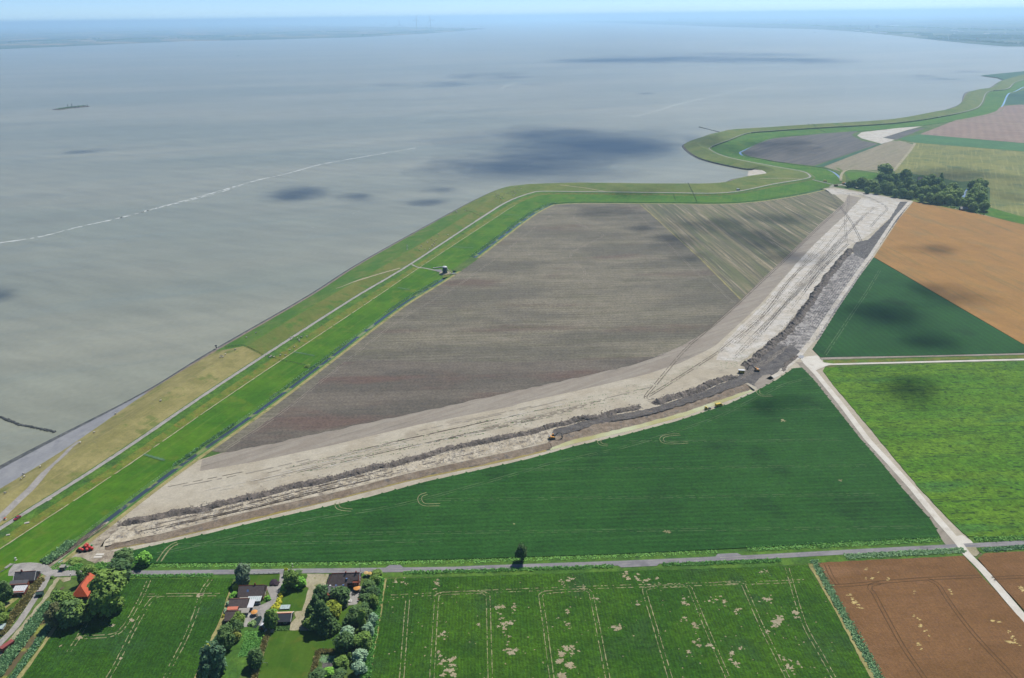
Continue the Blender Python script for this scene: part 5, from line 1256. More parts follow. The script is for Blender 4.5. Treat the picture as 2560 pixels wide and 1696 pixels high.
MB().tube((8.85,.2,7.4),(8.85,-2.6,4.7),.16,n=6).tube((8.85,.2,7.4),(8.85,5.7,2.25),.16,n=6).build("barge_board", m_whitewall, rf)
for x, y in ((-6.4,-4.3),(-3.4,-4.3),(.4,-4.3),(2.0,-2.0)):
    z = 7.4-(7.4-1.9)/5.6*(.2-y); MB().box(x-.45,x+.45,y-.4,y+.4,z-.45,z+.42).build("roof_window", m_skylight if x > -6 else m_whiteroof, rf)
for x, z, w_ in ((6.8,1.2,1.2),(6.8,2.9,1.0)):
    f_ = MB().box(x-w_/2-.12,x+w_/2+.12,-3.98,-3.9,z-.1,z+1.05).build("window", m_whitewall, fh); MB().box(x-w_/2,x+w_/2,-4.03,-3.97,z,z+.95).build("pane", m_pane, f_)
for y in (-2.4,.2,2.8):
    f_ = MB().box(8.38,8.47,y-.7,y+.7,.9,2.2).build("window", m_whitewall, fh); MB().box(8.45,8.52,y-.58,y+.58,1,2.1).build("pane", m_pane, f_)
d_ = MB().box(3.2,4.3,-3.28,-3.2,0,2.2).build("door", m_pane, fh); MB().box(4.05,4.15,-3.36,-3.28,1,1.1).build("handle", m_metal, d_)
flat_roofed("barn_annex", (826,1488), 11.5, 6.0, 2.5, m_brick, m_tile2, "low dark-roofed annex in front of the farmhouse, behind the trees", cat="annex", slope=.5, doors=0)

# west: grey-roofed house with white metal roof
hw = house("brick_house", (70,1450), 10.4, 6.6, 2.6, 5.6, m_brick, m_tile2, "dark grey roofed house at the turning area with white gable edges", rz=math.radians(4), trim=m_whitewall, wins=(("e",-1.4,1,1,1.1),("e",1.4,1,1,1.1),("e",0,3.2,.9,1)), chim=((-2,.2),))
flat_roofed("house_wing", (50,1468), 9.0, 2.6, 2.9, m_brick, m_tile2, "dark lean-to wing between grey roof and white metal roof", rz=math.radians(4), cat="wing", slope=.3, doors=0)
ww = flat_roofed("white_roofed_shed", (52,1484), 6.2, 4.6, 2.7, m_brick, m_whiteroof, "shed with bright white ribbed metal roof and red brick front", rz=math.radians(4), slope=.35, cat="shed")
for i in range(7): MB().add([(-3.1+i*1.03,-2.5,2.56),(-3.02+i*1.03,-2.5,2.56),(-3.02+i*1.03,2.5,3.26),(-3.1+i*1.03,2.5,3.26),(-3.1+i*1.03,-2.5,2.5),(-3.02+i*1.03,-2.5,2.5),(-3.02+i*1.03,2.5,3.2),(-3.1+i*1.03,2.5,3.2)], [(0,1,2,3),(4,7,6,5),(0,4,5,1),(1,5,6,2),(2,6,7,3),(3,7,4,0)]).build("roof_rib", m_metal, ww.children[1])
# orange roofed house, ridge towards the viewer
house("brick_house", (216,1478), 13.5, 8.0, 2.5, 6.4, m_brick, m_orange, "house with bright orange hipped roof beside the largest tree", rz=YAW+math.pi/2, hip=(3.6,0), chim=((5.2,0),), wins=(("n",-3,1,1.2,1.2),("n",2,1,1.2,1.2),("w",0,1,1.4,1.2)))
flat_roofed("utility_hut", (159,1425), 2.4, 2.2, 2.4, m_greenpaint, m_greyroof, "small green utility hut with grey roof at the junction", cat="hut")
gh = house("garden_hut", (101,1489), 3.0, 2.6, 1.9, 2.7, m_greenpaint, m_greenpaint, "small dark green hut between the two lanes", rz=YAW+.2, cat="hut", over=.15, door=("s",0,.9,1.7,m_black))
p = G(20,1621); ct_ = empty("shipping_container", (p.x, p.y, LAND), math.radians(64)); tag(ct_, "dull red steel container beside the reed ditch at the left edge", "container")
MB().box(-3.05,3.05,-1.22,1.22,.1,2.6).build("body", m_redbox, ct_)
for i in range(12): MB().box(-2.95+i*.53,-2.75+i*.53,-1.27,1.27,.2,2.5).build("corrugation", m_redbox, ct_)
for s in (-1,1): MB().box(-3.12,-3.05,s*.6-.55,s*.6+.55,.2,2.5).build("door", m_redbox, ct_)
MB().box(-3.08,3.08,-1.25,1.25,2.6,2.66).build("roof_sheet", plain("faded_red", S(168,88,82), .6, .3, .12, 2), ct_)
flat_roofed("pale_garden_shed", (2,1575), 4.2, 3.2, 2.2, m_whitewall, m_glass, "pale blue-white shed roof cut by the left picture edge", cat="shed", slope=.1)
# buildings in the wood
house("wood_farmhouse", (2306,456), 16, 11, 3.2, 9, m_brick, m_greyroof, "grey-roofed house nearly hidden among the trees of the wood", rz=math.radians(-20))
house("wood_barn", (2410,526), 12, 8, 2.8, 5.5, m_brick, m_greyroof, "red barn with grey roof at the wood's south-east corner", rz=math.radians(-12), cat="barn")
# ---- the mill stump
p = G(1112.5,684,LAND+.3); ml = empty("round_mill", (p.x, p.y, LAND+.2), .2); tag(ml, "round dark green mill tower with pale cap beside the meadow ditch", "mill")
MB().lathe([(4.6,-.5),(4.4,.0),(3.7,4),(3.35,10.2)], 20).build("tower", plain("dark_green_tower", S(64,84,78), .7, .3, .1), ml, True)
cp = MB().lathe([(3.9,10.2),(3.9,10.7),(3.3,11.6),(1.6,12.2),(.1,12.4)], 20).build("cap", m_whiteroof, ml, True)
MB().tube((-2.4,2.4,11),(-2.4,2.4,15.5),.18,.1,8).build("mast", m_black, ml)
MB().tube((3.2,-2.0,9.6),(8.2,-6.6,.2),.22,.22,6).tube((3.6,-1.2,9.6),(9.0,-5.8,.2),.22,.22,6).build("tail_pole", m_whitewall, ml)
for k in range(4): MB().box(-.5,.5,-3.95+k*.1,-3.7+k*.1,2+k*2.0,3.1+k*2.0).build("window", m_pane, ml)
ml.scale = (.74,.74,.74)
base = MB(); base.lathe([(9.5,-.4),(9.2,1.0),(8.2,1.15),(4.5,1.2)], 18); base.build("mound", m_sandpath, ml)
p = G(1094,671,LAND); lw = empty("low_wall", (p.x, p.y, LAND), .35); tag(lw, "low pale wall along the north-west side of the mill yard", "wall")
MB().box(-6,6,-.3,.3,-.2,1.1).build("wall", m_stone, lw); MB().box(-6.1,6.1,-.38,.38,1.1,1.25).build("coping", m_whitewall, lw)
p = G(1122,688,LAND); lw2 = copy_tree(lw); lw2.location = (p.x+6, p.y+2, LAND); lw2.rotation_euler.z = .1; lw2.scale = (.5,1,1); tag(lw2, "short pale wall east of the mill tower", "wall")

# ---- fences
def fence(name, pts, zz, label, mat, hgt=1.2, gap=3.0, rails=(1.1,.65), rail_mat=None, world_pts=False, fat=.1, group=None):
    dk_ = name == 'dike_fence'
    P = [Gd(x, y) if dk_ else G(x, y, z) for (x, y), z in zip(pts, zz)]; Q = []
    for a, b in zip(P, P[1:]):
        n = max(1, int((b-a).length/gap))
        Q += [a.lerp(b, i/n) for i in range(n)]
    Q.append(P[-1])
    if dk_:
        for q in Q: q.z = zd(q.x, q.y)
    o = Q[len(Q)//2]
    root = empty(name, o); tag(root, label, "fence", group)
    pm = MB().box(-fat,fat,-fat,fat,-.4,hgt); me = mesh("post", pm.v, pm.f); me.materials.append(mat)
    for q in Q: c = link("post", me, None, root); c.location = q-o
    for r_ in rails:
        b = MB()
        for a, c in zip(Q, Q[1:]): b.tube(a-o+Vector((0,0,r_)), c-o+Vector((0,0,r_)), fat*.7, n=5)
        b.build("rail", rail_mat or mat, root)
    return root
fence("white_fence", [(624,1437),(660,1436),(698,1434.5)], [LAND]*3, "cream painted rail fence along the road in front of the lawn", m_whitewall, 1.3, 2.3, (1.2,.75,.3), fat=.14)
fm = plain("fence_wood", S(96,104,80), .9, .2, .2)
fence("dike_fence", [(563,869),(590,866),(612,865.5),(630,874),(656,887)], [2.6,6.4,8.5,7.2,4.7], "post and wire fence over the dike where dry grass meets green", fm, 1.4, 3.2)
fence("dike_fence", [(664,891),(690,898),(707,903),(735,908),(762,914)], [4.5,3.0,2.0,LAND+.1,LAND+.1], "post and wire fence from the dike road down to the ditch bush", fm, 1.4, 3.2)
fence("dike_fence", [(1166,529),(1186,535),(1202,541)], [8.5,6.5,4.8], "post and wire fence over the dike near the bend", fm, 1.4, 4)
fence("dike_fence", [(1714,459),(1722,462),(1728,475),(1736,492),(1742,505)], [8.5,8,5,2.5,LAND+.1], "dark fence crossing the dike and meadow beyond the stubble field", fm, 1.8, 5, fat=.16)
fence("dike_fence", [(1684,489),(1688,500)], [2,LAND+.1], "short dark fence piece in the meadow beyond the ploughed field", fm, 1.8, 5, fat=.16)
fence("dike_fence", [(2020,311),(2040,321),(2064,331)], [8.5,4.6,2], "fence crossing the far dike of the headland", fm, 1.8, 7, fat=.16)
fence("guard_rail", [(-6,1438),(16,1424),(36,1411)], [LAND]*3, "grey guard rail across the tarmac path at the turning area", m_metal, 1.0, 2.2, (.8,.5))
# ---- shore works
def rocks(name, pts, w, n, size, mat, label, cat, z=0.3):
    P = arc([G(x, y, .2) for x, y in pts], 1.0); N = normals(P); o = P[len(P)//2].copy(); o.z = 0
    root = empty(name, o); tag(root, label, cat)
    b = MB(); V, F = [], []
    bm = bmesh.new()
    for i in range(n):
        j = random.randrange(len(P)); c = P[j]+N[j]*random.gauss(0, w/3); s = size*random.uniform(.5, 1.2)
        q = bmesh.ops.create_icosphere(bm, subdivisions=1, radius=s)
        for v_ in q["verts"]: v_.co = Vector((v_.co.x*random.uniform(.8,1.3), v_.co.y*random.uniform(.8,1.3), v_.co.z*.7))+c-o+Vector((0,0,random.uniform(-.1,.4)))
    me = bpy.data.meshes.new("stones"); bm.to_mesh(me); bm.free(); me.materials.append(mat)
    st_ = link("stones", me, None, root); st_["kind"] = "stuff"
    cb = MB(); core = [p-o for p in P[::6]]+[P[-1]-o]
    for a, c in zip(core, core[1:]): cb.tube(a+Vector((0,0,-.25)), c+Vector((0,0,-.25)), min(w*.4, 1.2), n=6)
    cb.build("core", mat, root)
    return root
rocks("stone_groyne", [(-30,1037),(0,1043),(50,1062),(95,1071),(138,1080)], 1.5, 620, .5, m_revet_wet, "dark curved stone groyne running into the water at the left edge", "groyne")
rocks("stone_groyne", [(1748,318),(1772,324),(1800,331)], 3.0, 160, 1.0, m_revet_wet, "thin dark groyne off the tip of the headland", "groyne")
ri = rocks("rock_islet", [(140,277),(160,274),(185,271),(215,268)], 24, 520, 3.0, m_revet, "low rocky islet out in the estuary", "islet")
for i, (x, y) in enumerate(((189,273),(196,272),(210,270.5),(219,269),(180,268),(170,270))):
    q = G(x, y, .2)-ri.location; MB().tube(q, q+Vector((0,0,9)), 1.0, .7, 6).build("post", m_black, ri)
tufts("islet_plants", [(145,275),(175,271),(212,267)], 14, 260, 2.5, mhg, 2.0, 2.0)
def post_thing(name, px, hgt, r_, mat, label, cat, z=LAND, cap=None):
    p = Gd(px[0], px[1]) if z > 3 else G(px[0], px[1], z); root = empty(name, p); tag(root, label, cat)
    MB().tube((0,0,-.5),(0,0,hgt),r_,r_*.85,8).build("pole", mat, root)
    c_ = MB(); c_.lathe([(r_*1.2,0),(r_*2.2,.25*r_),(r_*2.2,1.2*r_),(r_*.6,2*r_)], 8, (0,0,hgt)); c_.build("head", cap or mat, root); MB().box(-r_*2.5,r_*2.5,-r_*2.5,r_*2.5,-.3,.2).build("foot", m_stone, root)
    return root
post_thing("beacon", (1018,624), 5, .35, m_whitewall, "small white beacon post on the dike crest before the mill", "beacon", 8.4, m_metal)
post_thing("marker_post", (541,872), 2.6, .5, m_black, "dark marker post at the waterline beside the dike fence", "marker", .3)
post_thing("lamp_post", (902,1434), 6.5, .09, m_metal, "roadside lamp post at the farmhouse gable", "lamp post", LAND, m_whitewall)
post_thing("road_post", (40,1401), 1.4, .25, m_whitewall, "white post beside the tarmac path at the dike foot", "post", LAND, m_whitewall)
post_thing("road_post", (177,1440), 1.2, .16, m_rubber, "black and white post at the lane entrance by the road", "post", LAND, m_whitewall)
post_thing("orange_marker", (13,1299), .8, .3, m_orange, "small orange marker on the dike slope near the red car", "marker", 6.6, m_orange)
post_thing("pole", (732,1418), 2.0, .14, m_whitewall, "white marker post in the verge opposite the driveways", "post", LAND, m_whitewall)
# stones, slabs
def slab_thing(name, px, L, W, hgt, rz, mat, label, cat="slab", z=LAND):
    p = Gd(*px) if (z > 2 or px[1] < 1345) and px[0] < 200 else G(*px, z); root = empty(name, p, rz); tag(root, label, cat)
    MB().box(-L/2,L/2,-W/2,W/2,.02,hgt).build("plate", mat, root)
    for s in (-1,1): MB().box(-L/2+.3,L/2-.3,s*W*.3-.1,s*W*.3+.1,-.1,.03).build("bearer", m_wood, root)
    return root
slab_thing("concrete_plate", (250,1387), 4.4, 1.6, .3, .05, m_concrete, "upper of two pale road plates on the trampled soil", "plate")
slab_thing("concrete_plate", (245,1393.5), 4.4, 1.6, .3, .05, m_concrete, "lower of two pale road plates on the trampled soil", "plate")
slab_thing("concrete_plate", (67,1308), 2.6, 1.6, .3, .4, m_stone, "pale plate in the rough grass below the red car", "plate")
slab_thing("concrete_plate", (124,1250), 3.2, 1.2, .3, 1.2, m_stone, "pale plate on the dike slope beside the road", "plate", 3.6)
slab_thing("concrete_plate", (20,1338), 2.0, 1.2, .3, .4, m_stone, "small pale plate in the rough grass near the left edge", "plate")
slab_thing("steel_plate", (2003,893), 7, 4, .35, 1.0, m_metal, "grey grid of steel plates beside the concrete pad", "plate")
slab_thing("steel_plate", (176,1415), 3.5, 1.6, .35, .6, m_stone, "grey plates beside the green utility hut", "plate")
slab_thing("yellow_pool_cover", (184,1410), 3.0, 2.0, .2, .3, plain("yellow_green", S(176,186,60), .6), "flat yellow-green patch beside the utility hut", "cover")
slab_thing("white_barrier", (152,1406), 2.4, .5, .7, 1.0, m_whitewall, "white barrier between turning area and trampled soil, east one", "barrier")
slab_thing("white_barrier", (123,1405), 2.4, .5, .7, .6, m_whitewall, "white barrier between turning area and trampled soil, west one", "barrier")
for i, (x, y) in enumerate([(842,1540),(836,1552),(833,1560),(826,1570),(815,1573),(805,1573),(795,1573.5),(785,1574),(772,1574.5),(872,1511),(865,1516),(858,1520)]):
    p = G(x, y); root = empty("garden_stone", p, random.uniform(0, 3)); tag(root, "pale stone edging the farm lawn and conifer bed", "stone", "stones edging the lawn")
    bm = bmesh.new(); bmesh.ops.create_icosphere(bm, subdivisions=2, radius=.55)
    for v_ in bm.verts: v_.co = Vector((v_.co.x*1.4, v_.co.y*.8, v_.co.z*.7))*random.uniform(.85, 1.15)
    me = bpy.data.meshes.new("stone"); bm.to_mesh(me); bm.free(); link("stone", me, m_stone, root)
# ------------------------------------------------------------------ vehicles and machines
m_carred = plain("car_red", S(190,36,66), .25, .5, .05); m_tyre = m_rubber; m_yel = plain("machine_yellow", S(238,206,40), .45, .4, .08); m_org = plain("machine_orange", S(244,170,60), .45, .4, .08)
m_white2 = plain("vehicle_white", S(236,238,240), .3, .5, .05); m_dark = plain("dark_steel", S(52,52,56), .6, .4, .15); m_buoy = plain("buoy_red", S(232,62,46), .4, .4, .08); m_bgreen = plain("buoy_green", S(60,190,100), .4, .4, .08)
def wheels(root, pos, r, w):
    for x, y in pos:
        k = MB(); k.tube((x, y-w/2, r), (x, y+w/2, r), r, n=14); o = k.build("wheel", m_tyre, root); MB().tube((x, y-w/2-.02, r), (x, y+w/2+.02, r), r*.55, n=10).build("rim", m_metal, o)
def car(px, rz, mat, label, z=LAND, s=1.0, name="car", van=False):
    p = Gd(px[0], px[1]) if z > 3 else G(px[0], px[1], z); root = empty(name, p+Vector((0,0,.06)), rz); tag(root, label, "van" if van else "car")
    prof = [(-2.1,.35),(-2.12,.85),(-1.9,1.0),(-1.2,1.05),(-.75,1.08),(1.55,1.0),(2.1,.85),(2.15,.35)] if not van else [(-2.4,.35),(-2.42,1.9),(-2.3,2.05),(1.1,2.05),(1.7,1.25),(2.3,1.05),(2.4,.4)]
    MB().prism(prof, -.86, .86).build("body", mat, root)
    if not van:
        cb = MB(); cb.add([(-1.75,-.78,1.0),(1.15,-.78,1.0),(1.15,.78,1.0),(-1.75,.78,1.0),(-1.35,-.62,1.5),(.35,-.62,1.5),(.35,.62,1.5),(-1.35,.62,1.5)], [(0,1,5,4),(1,2,6,5),(2,3,7,6),(3,0,4,7),(4,5,6,7)]); c_ = cb.build("cabin_glass", m_pane, root)
        MB().box(-1.38,.36,-.63,.63,1.48,1.54).build("roof", mat, root)
    else:
        MB().add([(1.12,-.8,1.98),(1.74,-.8,1.28),(1.74,.8,1.28),(1.12,.8,1.98),(1.05,-.8,1.92),(1.67,-.8,1.22),(1.67,.8,1.22),(1.05,.8,1.92)], [(0,1,2,3),(4,7,6,5),(0,4,5,1),(2,6,7,3)]).build("windscreen", m_pane, root)
        for s_ in (-1,1): MB().box(.3,1.1,s_*.87-.02,s_*.87+.02,1.2,1.8).build("side_window", m_pane, root)
    wheels(root, [(-1.35,-.8),(-1.35,.8),(1.35,-.8),(1.35,.8)], .34, .24)
    for s_ in (-1,1): MB().box(2.1,2.2,s_*.6-.18,s_*.6+.18,.6,.78).build("headlight", m_white2, root)
    root.scale = (s, s, s); return root
car((44,1297.5), math.radians(72+180), m_carred, "red car driving along the dike road at the left edge", 4.66)
car((1846,476), math.radians(10), m_white2, "white vehicle on the dike road beyond the stubble field", 4.75, 1.3, "van", True)
car((2063,455), math.radians(-20), m_yel, "yellow van on the side road at the far meadow", LAND+.5, 1.4, "van", True)
car((2110,461), math.radians(20), m_org, "orange truck at the wood's western corner", LAND+.3, 1.5, "van", True)
car((2114,461.5), math.radians(30), m_white2, "pale van behind the orange truck at the wood's corner", LAND+.3, 1.2, "van", True)
car((2090,466), math.radians(0), plain("ochre", S(150,120,40), .5), "ochre trailer beside the white crossing paths", LAND+.3, 1.5, "trailer", True)

def excavator(px, rz, label, boom_up=True):
    p = G(*px); root = empty("excavator", (p.x, p.y, LAND+.05), rz); tag(root, label, "excavator")
    for s in (-1,1): MB().prism([(-2.1,.25),(-1.8,0),(1.8,0),(2.1,.25),(2.1,.7),(1.8,.95),(-1.8,.95),(-2.1,.7)], s*1.3-.35, s*1.3+.35).build("track", m_dark, root)
    MB().box(-1.0,1.0,-1.0,1.0,.6,1.1).build("undercarriage", m_dark, root)
    u = MB().prism([(-2.3,1.1),(1.7,1.1),(1.7,1.7),(.2,1.8),(.2,2.1),(-2.2,2.15),(-2.45,1.5)], -1.35, 1.35).build("upper_body", m_org, root)
    MB().box(-2.4,-1.2,-1.2,1.2,2.15,2.35).build("engine_cover", m_metal, u)
    c_ = MB().prism([(.25,1.7),(1.75,1.7),(1.85,2.4),(1.35,3.1),(.3,3.15)], .35, 1.3).build("cab", m_pane, root); MB().box(.25,1.4,.33,1.32,3.13,3.22).build("cab_roof", m_org, c_)
    b = MB()
    for a, q, w_ in (((1.5,-.2,1.6),(4.2,-.2,4.2),.3),((4.2,-.2,4.2),(6.6,-.2,3.6),.26)): b.tube(a, q, w_, w_*.85, 6)
    bo = b.build("boom", m_dark, root); MB().tube((1.4,-.2,1.2),(3.9,-.2,3.4),.12,n=6).build("hydraulic_ram", m_metal, bo)
    MB().tube((6.6,-.2,3.7),(7.4,-.2,1.2),.24,.2,6).build("stick", m_dark, root)
    MB().prism([(7.0,1.2),(7.9,1.1),(8.1,.4),(7.4,.1),(6.9,.5)], -.8, .4).build("bucket", m_dark, root)
    return root
excavator((1380,1097), math.radians(12), "orange excavator at the narrow end of the wide trench")
excavator((1892,928), math.radians(155), "orange excavator standing on the dark dug ground near the site hut")
# site hut
p = G(1853,933); sh = empty("site_hut", (p.x, p.y, LAND+.1), math.radians(-8)); tag(sh, "yellow site hut with white roof beside the spoil heaps", "site hut")
MB().box(-2.4,2.4,-1.2,1.2,.4,2.7).build("body", m_yel, sh); MB().box(-2.5,2.5,-1.3,1.3,2.7,2.85).build("roof", m_whiteroof, sh); MB().box(-2.4,2.4,-1.1,1.1,.0,.4).build("chassis", m_dark, sh)
d_ = MB().box(-2.0,-1.1,-1.27,-1.2,.5,2.4).build("door", m_dark, sh); MB().box(-1.3,-1.2,-1.33,-1.27,1.4,1.5).build("handle", m_metal, d_)
for x in (.1,1.4): MB().box(x,x+.8,-1.26,-1.2,1.3,2.1).build("window", m_pane, sh)
# yellow van and small yellow machine beside the silt
car((1797,1016), math.radians(20), m_yel, "bright yellow van parked between trench and beet field", LAND+.2, 1.25, "van", True)
p = G(1766,1024); ld_ = empty("mini_loader", (p.x, p.y, LAND+.2), math.radians(18)); tag(ld_, "small yellow loader with implement behind the yellow van", "loader")
MB().prism([(-1.2,.5),(.9,.5),(1.0,1.2),(.1,1.3),(0,2.3),(-1.0,2.35),(-1.2,1.3)], -.8, .8).build("body", m_yel, ld_); MB().box(-.9,-.05,-.83,.83,1.4,2.2).build("cab_glass", m_pane, ld_); wheels(ld_, [(-.8,-.85),(-.8,.85),(.8,-.85),(.8,.85)], .5, .35)
MB().tube((1.0,-.5,.8),(2.4,-.5,.5),.12,n=6).tube((1.0,.5,.8),(2.4,.5,.5),.12,n=6).build("arm", m_dark, ld_); MB().box(2.3,3.6,-1.0,1.0,.15,.7).build("implement", m_dark, ld_)
# buoys
for i, (x, y, g_) in enumerate([(199,1374,0),(205,1376,0),(213,1367,0),(217,1363,0),(217,1375,0),(223,1369.5,0),(229,1372.5,0),(229,1362.5,1)]):
    s = 1.0 if not g_ else .5
    p = G(x, y, LAND+.9); root = empty("buoy", (p.x, p.y, LAND+.15), math.radians(215)+random.uniform(-.3,.3))
    lb = ["leftmost red and black buoy of the group on the trampled soil","red and black buoy, second from the left in the group","red and black buoy at the upper left of the group","topmost red buoy of the group on the trampled soil","red and black buoy lowest in the middle of the group","red and black buoy touching the rightmost one on its left","rightmost red and black buoy of the group","small green buoy behind the red ones"][i]
    tag(root, lb, "buoy"); mt = m_bgreen if g_ else m_buoy
    b = MB(); b.lathe([(.1,1.0),(.75,.92),(1.05,.5),(1.1,.0),(1.0,-.35)], 16)
    hd = b.build("float_cap", mt, root, True); b2 = MB(); b2.lathe([(1.0,-.35),(1.02,-1.2),(.8,-1.9),(.25,-2.1)], 16); bd = b2.build("hull", m_rubber if not g_ else mt, root, True)
    MB().tube((0,0,.9),(0,0,1.3),.12,n=6).build("lifting_eye", m_metal, root)
    for c_ in root.children: c_.matrix_parent_inverse = Matrix.Identity(4); c_.rotation_euler = (0, math.radians(-62), 0); c_.location = (0,0,1.0)
    root.scale = (s*.95, s*.95, s*.95)
# parasols, garden things
def parasol(px, mat, label, w=1.7):
    p = G(*px); root = empty("parasol", p, YAW); tag(root, label, "parasol")
    MB().tube((0,0,0),(0,0,2.3),.05,n=6).build("pole", m_wood, root); MB().lathe([(w,2.05),(w*.55,2.35),(.05,2.6)], 8).build("canopy", mat, root); MB().lathe([(.4,0),(.4,.12),(.1,.2)], 10).build("base", m_stone, root)
    MB().lathe([(.8,.72),(.8,.78)], 12, (1.2,-.6,0)).tube((1.2,-.6,0),(1.2,-.6,.72),.06,n=6).build("table", m_wood, root)
m_par = plain("orange_canvas", S(250,176,96), .8, .2, .08)
parasol((637,1538), m_par, "orange parasol on the paved yard beside the open shed"); parasol((893,1478), m_par, "orange parasol on the farm patio", 1.9)
parasol((916,1440), plain("straw_canvas", S(232,196,130), .8), "straw coloured parasol in the farm's front garden by the road", 1.4); parasol((926,1441), plain("straw_canvas2", S(240,200,110), .8), "second straw parasol, right one in the farm's front garden", 1.3)
def table_set(px, label, mat):
    p = G(*px); root = empty("garden_table", p, random.uniform(0,3)); tag(root, label, "garden table")
    MB().box(-1,1,-.5,.5,.7,.76).build("top", mat, root)
    for x in (-.85,.85):
        for y in (-.4,.4): MB().box(x-.05,x+.05,y-.05,y+.05,0,.7).build("leg", mat, root)
    for s in (-1,1): MB().box(-.9,.9,s*.95-.2,s*.95+.2,.4,.46).box(-.8,-.7,s*.95-.15,s*.95+.15,0,.4).box(.7,.8,s*.95-.15,s*.95+.15,0,.4).build("bench", mat, root)
table_set((906,1474), "grey garden table and benches beside the farm parasol", m_metal); table_set((885,1486), "dark garden table in the middle of the farm patio", m_dark); table_set((874,1504), "white garden table at the patio's lower corner", m_whitewall); table_set((617,1541), "pale garden table in front of the open shed", m_whitewall); table_set((668,1578), "white bench table beside the brown hedge corner", m_whitewall)
p = G(897,1503); bl = empty("red_ball", p); tag(bl, "red ball-shaped barbecue at the patio's east edge", "barbecue"); MB().lathe([(.05,.75),(.4,.85),(.6,1.15),(.4,1.45),(.05,1.55)], 12).build("bowl", m_buoy, bl, True)
for k in range(3): MB().tube((0,0,.8),(.5*math.cos(k*2.1),.5*math.sin(k*2.1),0),.04,n=5).build("leg", m_dark, bl)
p = G(884,1634); tb = empty("blue_tub", p); tag(tb, "blue round tub among the garden trees", "tub"); MB().lathe([(.9,0),(1.0,.9),(.9,.9),(.85,.2)], 14).build("tub", plain("blue_plastic", S(96,126,180), .5), tb); MB().tube((0,-1,.5),(0,-1.1,.5),.2,n=8).build("tap", m_metal, tb)
# goal frame on the lawn
p = G(657,1665); gl = empty("goal", (p.x, p.y, LAND), YAW); tag(gl, "white goal frame at the lower left of the farm lawn", "goal")
for x in (-2.2,2.2): MB().tube((x,0,0),(x,0,1.9),.07,n=6).build("goal_post", m_metal, gl); MB().tube((x,0,1.9),(x,1.4,0),.05,n=6).build("stay", m_metal, gl)
MB().tube((-2.2,0,1.9),(2.2,0,1.9),.07,n=6).build("crossbar", m_metal, gl); MB().tube((-2.2,1.4,.05),(2.2,1.4,.05),.05,n=6).build("ground_bar", m_metal, gl)
p = G(681,1580); ow = empty("garden_box", p); tag(ow, "cream box at the corner of lawn and flower bed", "box"); MB().box(-.7,.7,-.7,.7,0,1.3).build("body", m_stone, ow); MB().box(-.8,.8,-.8,.8,1.3,1.42).build("lid", m_pink, ow)
p = G(558,1622); gs = empty("garden_boulder", p); tag(gs, "pinkish boulder below the dark orchard tree", "boulder"); bm = bmesh.new(); bmesh.ops.create_icosphere(bm, subdivisions=2, radius=.9)
for v_ in bm.verts: v_.co *= random.uniform(.8, 1.1)
me = bpy.data.meshes.new("boulder"); bm.to_mesh(me); bm.free(); link("boulder", me, m_brick2, gs)
# person on the yard
def person(px, label, top, legs):
    p = G(*px); root = empty("person", p, .6); tag(root, label, "person")
    pts = [(0,0,.95),(0,0,1.25),(0,0,1.48),(0,.0,1.58),(0,.02,1.70),(-.1,0,.9),(-.11,.05,.48),(-.11,0,.06),(.1,0,.9),(.12,-.02,.48),(.14,-.06,.06),(-.2,0,1.42),(-.28,.05,1.15),(-.26,.2,.95),(.2,0,1.42),(.28,.03,1.15),(.27,.12,.92),(-.11,.14,.04),(.14,.08,.04)]
    ed = [(0,1),(1,2),(2,3),(3,4),(0,5),(5,6),(6,7),(0,8),(8,9),(9,10),(2,11),(11,12),(12,13),(2,14),(14,15),(15,16),(7,17),(10,18)]
    rad = [.15,.15,.13,.06,.11,.1,.075,.05,.1,.075,.05,.07,.05,.04,.07,.05,.04,.04,.04]
    me = bpy.data.meshes.new("body"); me.from_pydata(pts, ed, []); o = link("body", me, top, root)
    sk = o.modifiers.new("skin", 'SKIN'); 
    for v_, r_ in zip(me.skin_vertices[0].data, rad): v_.radius = (r_, r_)
    me.skin_vertices[0].data[0].use_root = True
    o.modifiers.new("sub", 'SUBSURF').levels = 1
    MB().lathe([(.02,1.83),(.1,1.80),(.115,1.72),(.1,1.66)], 10).build("hair", m_dark, root, True); MB().lathe([(.17,.95),(.19,.7),(.18,.5)], 10).build("trousers", legs, root, True)
    return root
person((629,1537), "person in dark clothes standing beside the orange parasol", m_dark, m_black)

# ------------------------------------------------------------------ sheep on the dike
def sheep():
    root = empty("sheep"); tag(root, "x", "sheep", "sheep grazing on the dike")
    w_ = plain("wool", S(236,230,214), .9, .1, .08, 6); f_ = plain("sheep_face", S(150,140,126), .8, .1, .1)
    bm = bmesh.new(); bmesh.ops.create_uvsphere(bm, u_segments=12, v_segments=8, radius=1)
    for v_ in bm.verts:
        v_.co = Vector((v_.co.x*.62, v_.co.y*.32, v_.co.z*.34+.72))+Vector((random.uniform(-.02,.02), random.uniform(-.02,.02), random.uniform(-.02,.02)))
        if v_.co.x > .35: v_.co.z += (v_.co.x-.35)*.5
    me = bpy.data.meshes.new("fleece"); bm.to_mesh(me); bm.free(); link("fleece", me, w_, root)
    MB().tube((.55,0,.85),(.86,0,.62),.13,.08,8).build("head", f_, root)
    for x in (-.36,.36):
        for y in (-.17,.17): MB().tube((x,y,.5),(x,y,0),.065,.045,6).build("leg", f_, root)
    MB().tube((-.6,0,.8),(-.74,0,.58),.06,.04,6).build("tail", w_, root)
    return root
sh0 = sheep(); first = [True]
def put_sheep(x, y, z, label):
    o = sh0 if first[0] else copy_tree(sh0); first[0] = False
    p = Gd(x, y); o.location = p; o.rotation_euler = (0, 0, random.uniform(0, 6.28)); s = 1.35; o.scale = (s, s, s); o["label"] = label
